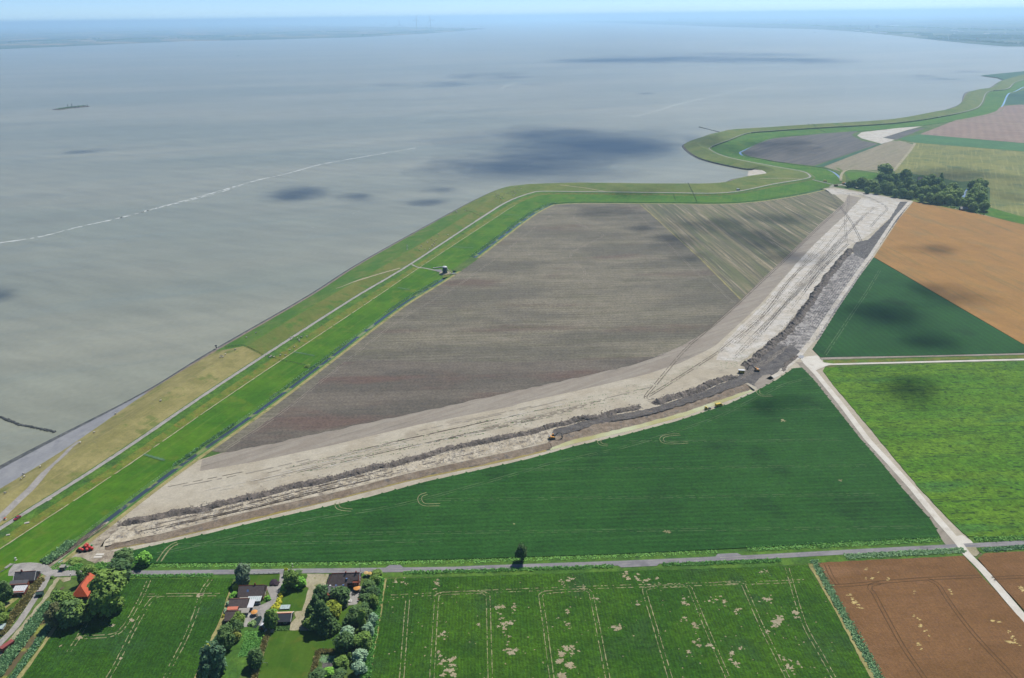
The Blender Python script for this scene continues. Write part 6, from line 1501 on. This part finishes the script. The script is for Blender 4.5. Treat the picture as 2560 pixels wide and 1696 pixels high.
random.seed(5)
P_ = [((236,1083,4),"sheep beside the asphalt apron, nearest the top of the ramp"),((201,1109,4.5),"sheep at the top corner of the asphalt ramp"),((101,1169,5),"sheep on the grass wedge, uppermost"),((59,1187,5),"sheep on the grass wedge at the apron edge, upper of two"),((61,1194,5.5),"sheep on the grass wedge, lower of two"),((53,1200,6),"sheep on the grass wedge below the pair"),((13,1235,7),"sheep on the grass wedge nearest the left edge"),((616,846,6),"sheep on bright green slope, left of two"),((640,834,6),"sheep on bright green slope, right of two"),((402,1004,6),"lone sheep on the dry slope near the water"),((289,1036,4.5),"sheep where the dry slope meets the apron tip")]
for (x, y, z), lb in P_: put_sheep(x, y, z, lb)
def on_dike(x0, y0, x1, y1, zc, n, lb):
    for i in range(n):
        u = random.random(); put_sheep(x0+(x1-x0)*u+random.gauss(0,8), y0+(y1-y0)*u+random.gauss(0,4), zc, lb)
on_dike(1240,500,1300,470,7,26,"small white sheep of the flock grazing at the dike bend")
on_dike(1030,640,1110,590,6,14,"small white sheep grazing on the inner slope above the mill")
on_dike(720,860,760,838,5.6,8,"small white sheep dotted along the road on the green dike")
on_dike(680,895,735,872,3.6,8,"small white sheep below the road near the dike fence")
on_dike(1135,534,1150,528,5,5,"small white sheep near the stone edge before the bend")
on_dike(520,905,600,875,6,5,"small white sheep on the dry dike grass near the fence")

# ------------------------------------------------------------------ far shores: turbines, houses, woods, ships
m_turb = plain("turbine_grey", S(92,98,110), .5, .3, .03)
def turbine(px, hub, rotor, rot, label, group=None, z=1.5):
    p = G(px[0], px[1], z); root = empty("wind_turbine", p, 0); tag(root, label, "wind turbine", group)
    k = hub*.024; MB().tube((0,0,-1),(0,0,hub),k*1.3,k*.7,10).build("tower", m_turb, root); MB().box(-k,k,-k*2.5,k*2.5,hub-k,hub+k).build("nacelle", m_turb, root)
    hb = MB().lathe([(.1,-k),(k*.9,-k*.4),(k*.9,k*.5)], 8).build("hub", m_turb, root); hb.rotation_euler = (math.pi/2,0,0); hb.location = (0,-k*2.8,hub)
    for i in range(3):
        a = rot+i*2*math.pi/3; d = Vector((math.cos(a),0,math.sin(a))); c = Vector((0,-k*2.8,hub)); n = Vector((-d.z,0,d.x))
        b = MB(); w0, w1 = rotor*.07, rotor*.03
        v = [c-n*w0*.6, c+n*w0*.6, c+d*rotor+n*w1, c+d*rotor-n*w1]; b.add(v+[q+Vector((0,.5,0)) for q in v], [(0,1,2,3),(7,6,5,4),(0,4,5,1),(1,5,6,2),(2,6,7,3),(3,7,4,0)]); b.build("blade", m_turb, root)
for (x, y, hpx, rpx, r0, lb) in ((1042,67,25,10,1.4,"turbine with pole-straight tower, second from the right on the far left shore"),(1077,65,23,11,1.9,"rightmost large turbine on the far left shore"),(999,61,8,12,1.6,"turbine with upright blade, third from the right on the far left shore"),(961,61,6,10,.8,"leftmost of the four larger turbines on the far left shore")):
    sc_ = scale_at(G(x, y, 1.5)); turbine((x, y), hpx/sc_*1.02, rpx/sc_, r0, lb)
random.seed(9)
for x, y, s in [(620,56,9),(645,57,8),(655,56,9),(678,56,9),(695,56,10),(700,54,8),(710,56,9),(870,54,5),(915,54,5),(1644,46,11),(1658,45,10),(1675,46,9),(1698,47,10),(1705,46,8),(1742,47,11),(1746,46,9),(1785,48,8),(1820,50,9),(1860,54,8),(1905,52,9),(1990,62,9),(2040,70,11),(2085,72,10),(2125,76,13),(2170,80,12),(1630,47,8)]:
    sc_ = scale_at(G(x, y, 1.5)); turbine((x, y), s*.8/sc_, s*.42/sc_, random.uniform(0,2), "faint turbine in the haze left of the far point" if x < 1000 else "faint turbine in the haze along the far right shore", "faint left turbines" if x < 1000 else "faint right turbines")
m_fw = plain("far_wall_white", S(246,244,238), .7, .2, .04, .02); m_fr = plain("far_roof_red", S(170,110,90), .8, .2, .1, .05); m_fg = plain("far_wall_grey", S(150,156,166), .8, .2, .05, .02)
def far_house(px, L, W, hgt, wall, roof, label, group, rz=0.0):
    p = G(px[0], px[1], 1.5); root = empty("far_building", p, rz); tag(root, label, "building", group)
    MB().box(-L/2,L/2,-W/2,W/2,-1,hgt).build("wall", wall, root); roof_solid(L, W, hgt, hgt+W*.28, .5, th=.5).build("roof", roof, root)
random.seed(31)
for x, y, wpx, hpx, wl, lb in [(2142,80.5,11,2.2,m_fw,"first white quay shed from the left on the far right shore"),(2172,83,15,1.8,m_fw,"second white quay shed on the far right shore"),(2205,86,24,3,m_fw,"long white quay shed at the far harbour, third from the left"),(2271,90.2,30,1.8,m_fw,"long low white shed at the far harbour's right end"),(2385,84,18,2.4,m_fw,"white industrial hall inland of the far harbour"),(2400,86,13,2,m_fw,"white hall right of the inland industrial hall"),(2466,92,14,1.6,m_fw,"small white hall in the far town's right part"),(2512,92.5,5,2,m_fw,"tiny white building at the far town's right edge"),(1965,53,5,6,m_fw,"tall white silo on the far right shore"),(1952,57,4,3,m_fw,"low white building beside the tall far silo"),(1905,57,5,2.4,m_fw,"white building left of the far silo"),(2192,72,7,8,m_fg,"pale tower block behind the far harbour"),(2235,68.5,22,1.6,m_fw,"long thin white roof behind the far harbour"),(2176,70,12,2,m_fg,"grey hall behind the far harbour"),(2132,48.5,4,1.6,m_fw,"tiny white dot building far inland"),(419,98,4,2,m_fw,"single white house on the far left shore"),(649,68,3,1.5,m_fw,"tiny white building inland on the far left shore")]:
    sc_ = scale_at(G(x, y, 1.5)); far_house((x, y), wpx/sc_, max(14, 2.5/sc_), hpx/sc_*.8, wl, m_fw if wl is m_fw else m_fg, lb, None)
for i in range(70):
    if i < 26: x = random.uniform(20, 620); y = float(np.interp(x, [0,300,620], [128,110,96]))-random.uniform(1, 9)
    elif i < 38: x = random.uniform(880, 1040); y = float(np.interp(x, [880,1040], [84,75]))-random.uniform(.5, 3)
    else: x = random.uniform(2130, 2560); y = float(np.interp(x, [2130,2300,2560], [78,98,116]))-random.uniform(3, 22)
    sc_ = scale_at(G(x, y, 1.5)); far_house((x, y), random.uniform(2,4)/sc_, random.uniform(9,14), random.uniform(4,8), random.choice([m_fw,m_fw,m_fg,m_brick2]), random.choice([m_fw,m_fr,m_fg]), ("tiny pale building on the hazy far left shore", "tiny pale building on the low point below the left turbines", "tiny pale building of the hazy town on the far right shore")[0 if i < 26 else 1 if i < 38 else 2], ("far left shore buildings", "left point buildings", "far right town buildings")[0 if i < 26 else 1 if i < 38 else 2], random.uniform(0,3))
def far_wood(name, rows, n, hgt, mat):
    Q = []
    for k in range(n):
        line = random.choice(rows); j = random.randrange(len(line)-1); u = random.random()
        x = line[j][0]+(line[j+1][0]-line[j][0])*u; y = line[j][1]+(line[j+1][1]-line[j][1])*u+random.gauss(0,.5)
        p = G(x, y, 1.5); sc_ = scale_at(p); w = random.uniform(1.2, 4.2)/sc_; h_ = hgt*random.uniform(.6, 1.3); d = random.uniform(10, 40)
        Q += [[(p.x-w,p.y,1),(p.x+w,p.y,1),(p.x+w*.8,p.y+3,1+h_),(p.x-w*.8,p.y+3,1+h_)],[(p.x-w*.8,p.y+3,1+h_),(p.x+w*.8,p.y+3,1+h_),(p.x+w*.6,p.y+d,1+h_*.8),(p.x-w*.6,p.y+d,1+h_*.8)]]
    o = link(name, quads_mesh(name, np.array(Q)), mat); o["kind"] = "stuff"
random.seed(14)
far_wood("far_woodland", [[(20,118),(120,112),(250,106)],[(240,112),(330,104)],[(330,104),(470,99),(620,90)],[(420,96),(560,91)],[(0,100),(200,92),(420,84)],[(0,88),(300,78),(600,70)],[(640,84),(760,76),(900,72)],[(900,82),(1040,70),(1190,62)],[(880,60),(1000,60),(1160,61)]], 900, 14, ml_wood)
far_wood("far_woodland", [[(2320,100),(2420,108),(2520,117),(2700,118)],[(2300,94),(2450,102),(2600,106)],[(2380,96),(2560,100)],[(2100,66),(2300,74),(2560,86)],[(1850,55),(2000,60),(2150,74)],[(2200,84),(2330,92)],[(1900,45),(2200,52),(2560,66)],[(1490,42),(1640,46),(1760,52)]], 1300, 16, ml_wood)
def ship(px, L, label):
    p = G(px[0], px[1], 0); root = empty("ship", p, random.uniform(-.4,.4)); tag(root, label, "ship")
    MB().prism([(-L/2,.1),(L/2*.9,.1),(L/2,L*.07),(-L/2,L*.06)], -L*.09, L*.09).build("hull", m_dark, root); MB().box(-L*.42,-L*.25,-L*.07,L*.07,L*.06,L*.2).build("bridge", m_fw, root); MB().tube((L*.1,0,L*.06),(L*.1,0,L*.26),L*.012,n=6).build("mast", m_dark, root)
for (x, y, lb) in ((596,141,"small dark boat in front of the far left shore"),(1508,58,"ship on the water below the horizon gap"),(1460,62,"small dark buoy boat left of the horizon ship"),(2038,80,"dark barge in front of the far harbour"),(1070,92,"tiny boat in front of the left turbines")):
    ship((x, y), 6/scale_at(G(x, y, 0)), lb)
post_thing("far_lighthouse", (1203,60), 45, 5, m_fg, "grey tower at the tip of the far left shore", "lighthouse", 1.5)
# ------------------------------------------------------------------ foam lines on the water
m_foam = plain("sea_foam", S(222,228,224), .8, .2, .1, .2)
def foam(pts, w, gap):
    o = strip("foam_line", pts, w, m_foam, z=.06, smooth=4, rag=.8, step=5, gap=gap, kind="stuff")
foam([(-40,612),(40,602),(110,590),(200,567),(300,545),(400,518),(520,486),(640,452),(720,434),(800,412),(900,394),(1040,370)], 3.4, .12)
foam([(300,545),(400,519),(470,502),(540,484),(600,466)], 2.6, .4)
foam([(-20,532),(60,516),(150,497),(240,482)], 1.3, .6); foam([(1583,293),(1650,275),(1690,262),(1760,245),(1840,228),(1920,212),(2020,195)], 4.5, .3); foam([(1000,318),(1060,300),(1120,282),(1190,270)], 2.5, .5); foam([(1254,218),(1268,210),(1290,204),(1282,202),(1272,204)], 5, .1); foam([(1276,188),(1272,182)], 5, .1); foam([(560,440),(620,428),(700,410)], 1.4, .6); foam([(780,570),(870,540),(960,500)], 1.0, .75); foam([(2115,245),(2120,225),(2150,205)], 3, .5); foam([(720,201),(732,197)], 5, 0); foam([(0,186),(180,172),(420,152)], 4, .5); foam([(1290,430),(1350,400),(1420,370),(1460,340),(1500,330)], 1.6, .6)
# ------------------------------------------------------------------ fair-weather clouds (they cast the shade on water and fields)
cm = NT("cloud_white"); cm.b.inputs["Base Color"].default_value = (.9,.9,.9,1); cm.b.inputs["Roughness"].default_value = 1
tp = cm.n("ShaderNodeBsdfTransparent"); mx_ = cm.n("ShaderNodeMixShader"); mx_.inputs[0].default_value = .075
cm.l(tp.outputs[0], mx_.inputs[1]); cm.l(cm.b.outputs[0], mx_.inputs[2]); cm.l(mx_.outputs[0], cm.t.nodes["Material Output"].inputs["Surface"]); m_cloud = cm.m
bmc = bmesh.new(); bmesh.ops.create_icosphere(bmc, subdivisions=2, radius=1)
ICO_K = None
ICO_V = np.array([v.co[:] for v in bmc.verts]); ICO_F = np.array([[v.index for v in f.verts] for f in bmc.faces if f.calc_center_median().z > -.05]); bmc.free()
CLOUD_H = 1050.0
def cloud(cx, cy, rx, ry, n, z=LAND, seed=0):
    r = np.random.default_rng(seed+int(cx)); c = G(cx, cy, z); sc_ = scale_at(c)
    RX = rx/sc_; y1, y0 = G(cx, cy-ry, z).y, G(cx, cy+ry, z).y; RY = abs(y1-y0)/2; yc = (y1+y0)/2
    off = (CLOUD_H-z)/math.tan(SUN_EL); base = min(RX, RY); V, F = [], []
    subs = [(r.uniform(-.62,.62), r.uniform(-.62,.62), r.uniform(.25,.6)) for _ in range(9)]+[(0,0,.8)]
    for i in range(int(n*1.1)+8):
        sx_, sy_, sk_ = subs[r.integers(len(subs))]; a = r.uniform(0, 6.28); k = abs(r.normal())*.6*sk_
        px_, py_ = (sx_+math.cos(a)*k)*RX*1.15, (sy_+math.sin(a)*k)*RY*1.15
        s = base*r.uniform(.08, .42)+6
        v = ICO_V*np.array([s*r.uniform(1,1.6), s*r.uniform(1,1.5), s*.55])*(1+r.normal(size=(len(ICO_V),1))*.10)+np.array([c.x+px_+SUN_H.x*off, yc+py_+SUN_H.y*off, CLOUD_H+s*.3+r.uniform(0, s)])
        F.append(ICO_F+len(V)*len(ICO_V)); V.append(v)
    V = np.concatenate(V); F = np.concatenate(F)
    me = bpy.data.meshes.new("cloud"); me.from_pydata(V.tolist(), [], F.tolist()); o = link("cloud", me, m_cloud); o["kind"] = "structure"
for i, q in enumerate([
 (1760,140,330,15,46),(1560,138,180,10,24),(1240,183,110,10,22),(1060,205,120,7,22),(2060,150,130,8,18),(1350,205,60,3,8),(1610,230,40,3,6),
 (1480,375,300,58,95),(1340,400,170,40,20),(1640,345,150,35,22),(1130,415,120,28,12),
 (770,477,95,20,30),(900,492,60,12,10),(1080,500,60,12,12),(1100,470,50,8,8),(235,373,55,7,10),(5,725,45,26,14),(2330,195,60,6,8),(2430,180,60,4,8),
 (1530,522,85,13,18),(1620,565,40,12,10),(1690,600,60,16,16),(1780,560,80,20,18),(1900,590,90,24,22),(1960,540,70,16,14),(1720,640,40,10,8),(1990,640,60,20,12),
 (1600,485,110,10,12),(1880,372,110,22,26),(1980,360,90,14,18),(1760,350,70,22,14),(2330,625,170,16,9),
 (2260,790,120,50,30),(2360,730,80,30,16),(2310,850,110,24,16),(2270,960,85,38,18),(2400,440,150,26,26),(2300,470,140,40,28),(2480,480,80,30,16),(2540,240,60,8,8),(1940,1010,90,20,12)]):
    cloud(*q, seed=i)
# ------------------------------------------------------------------ haze
hz = bpy.data.materials.new("haze_air"); hz.use_nodes = True
hz.node_tree.nodes.remove(hz.node_tree.nodes["Principled BSDF"])
pv = hz.node_tree.nodes.new("ShaderNodeVolumePrincipled")
pv.inputs["Color"].default_value = (0.49, 0.76, 1.0, 1)
pv.inputs["Density"].default_value = HAZE
pv.inputs["Anisotropy"].default_value = 0.4
hz.node_tree.links.new(pv.outputs[0], hz.node_tree.nodes["Material Output"].inputs["Volume"])
b = MB().box(-190000, 190000, -4000, 190000, -3, 330)
hb = b.build("haze", hz); hb["kind"] = "stuff"
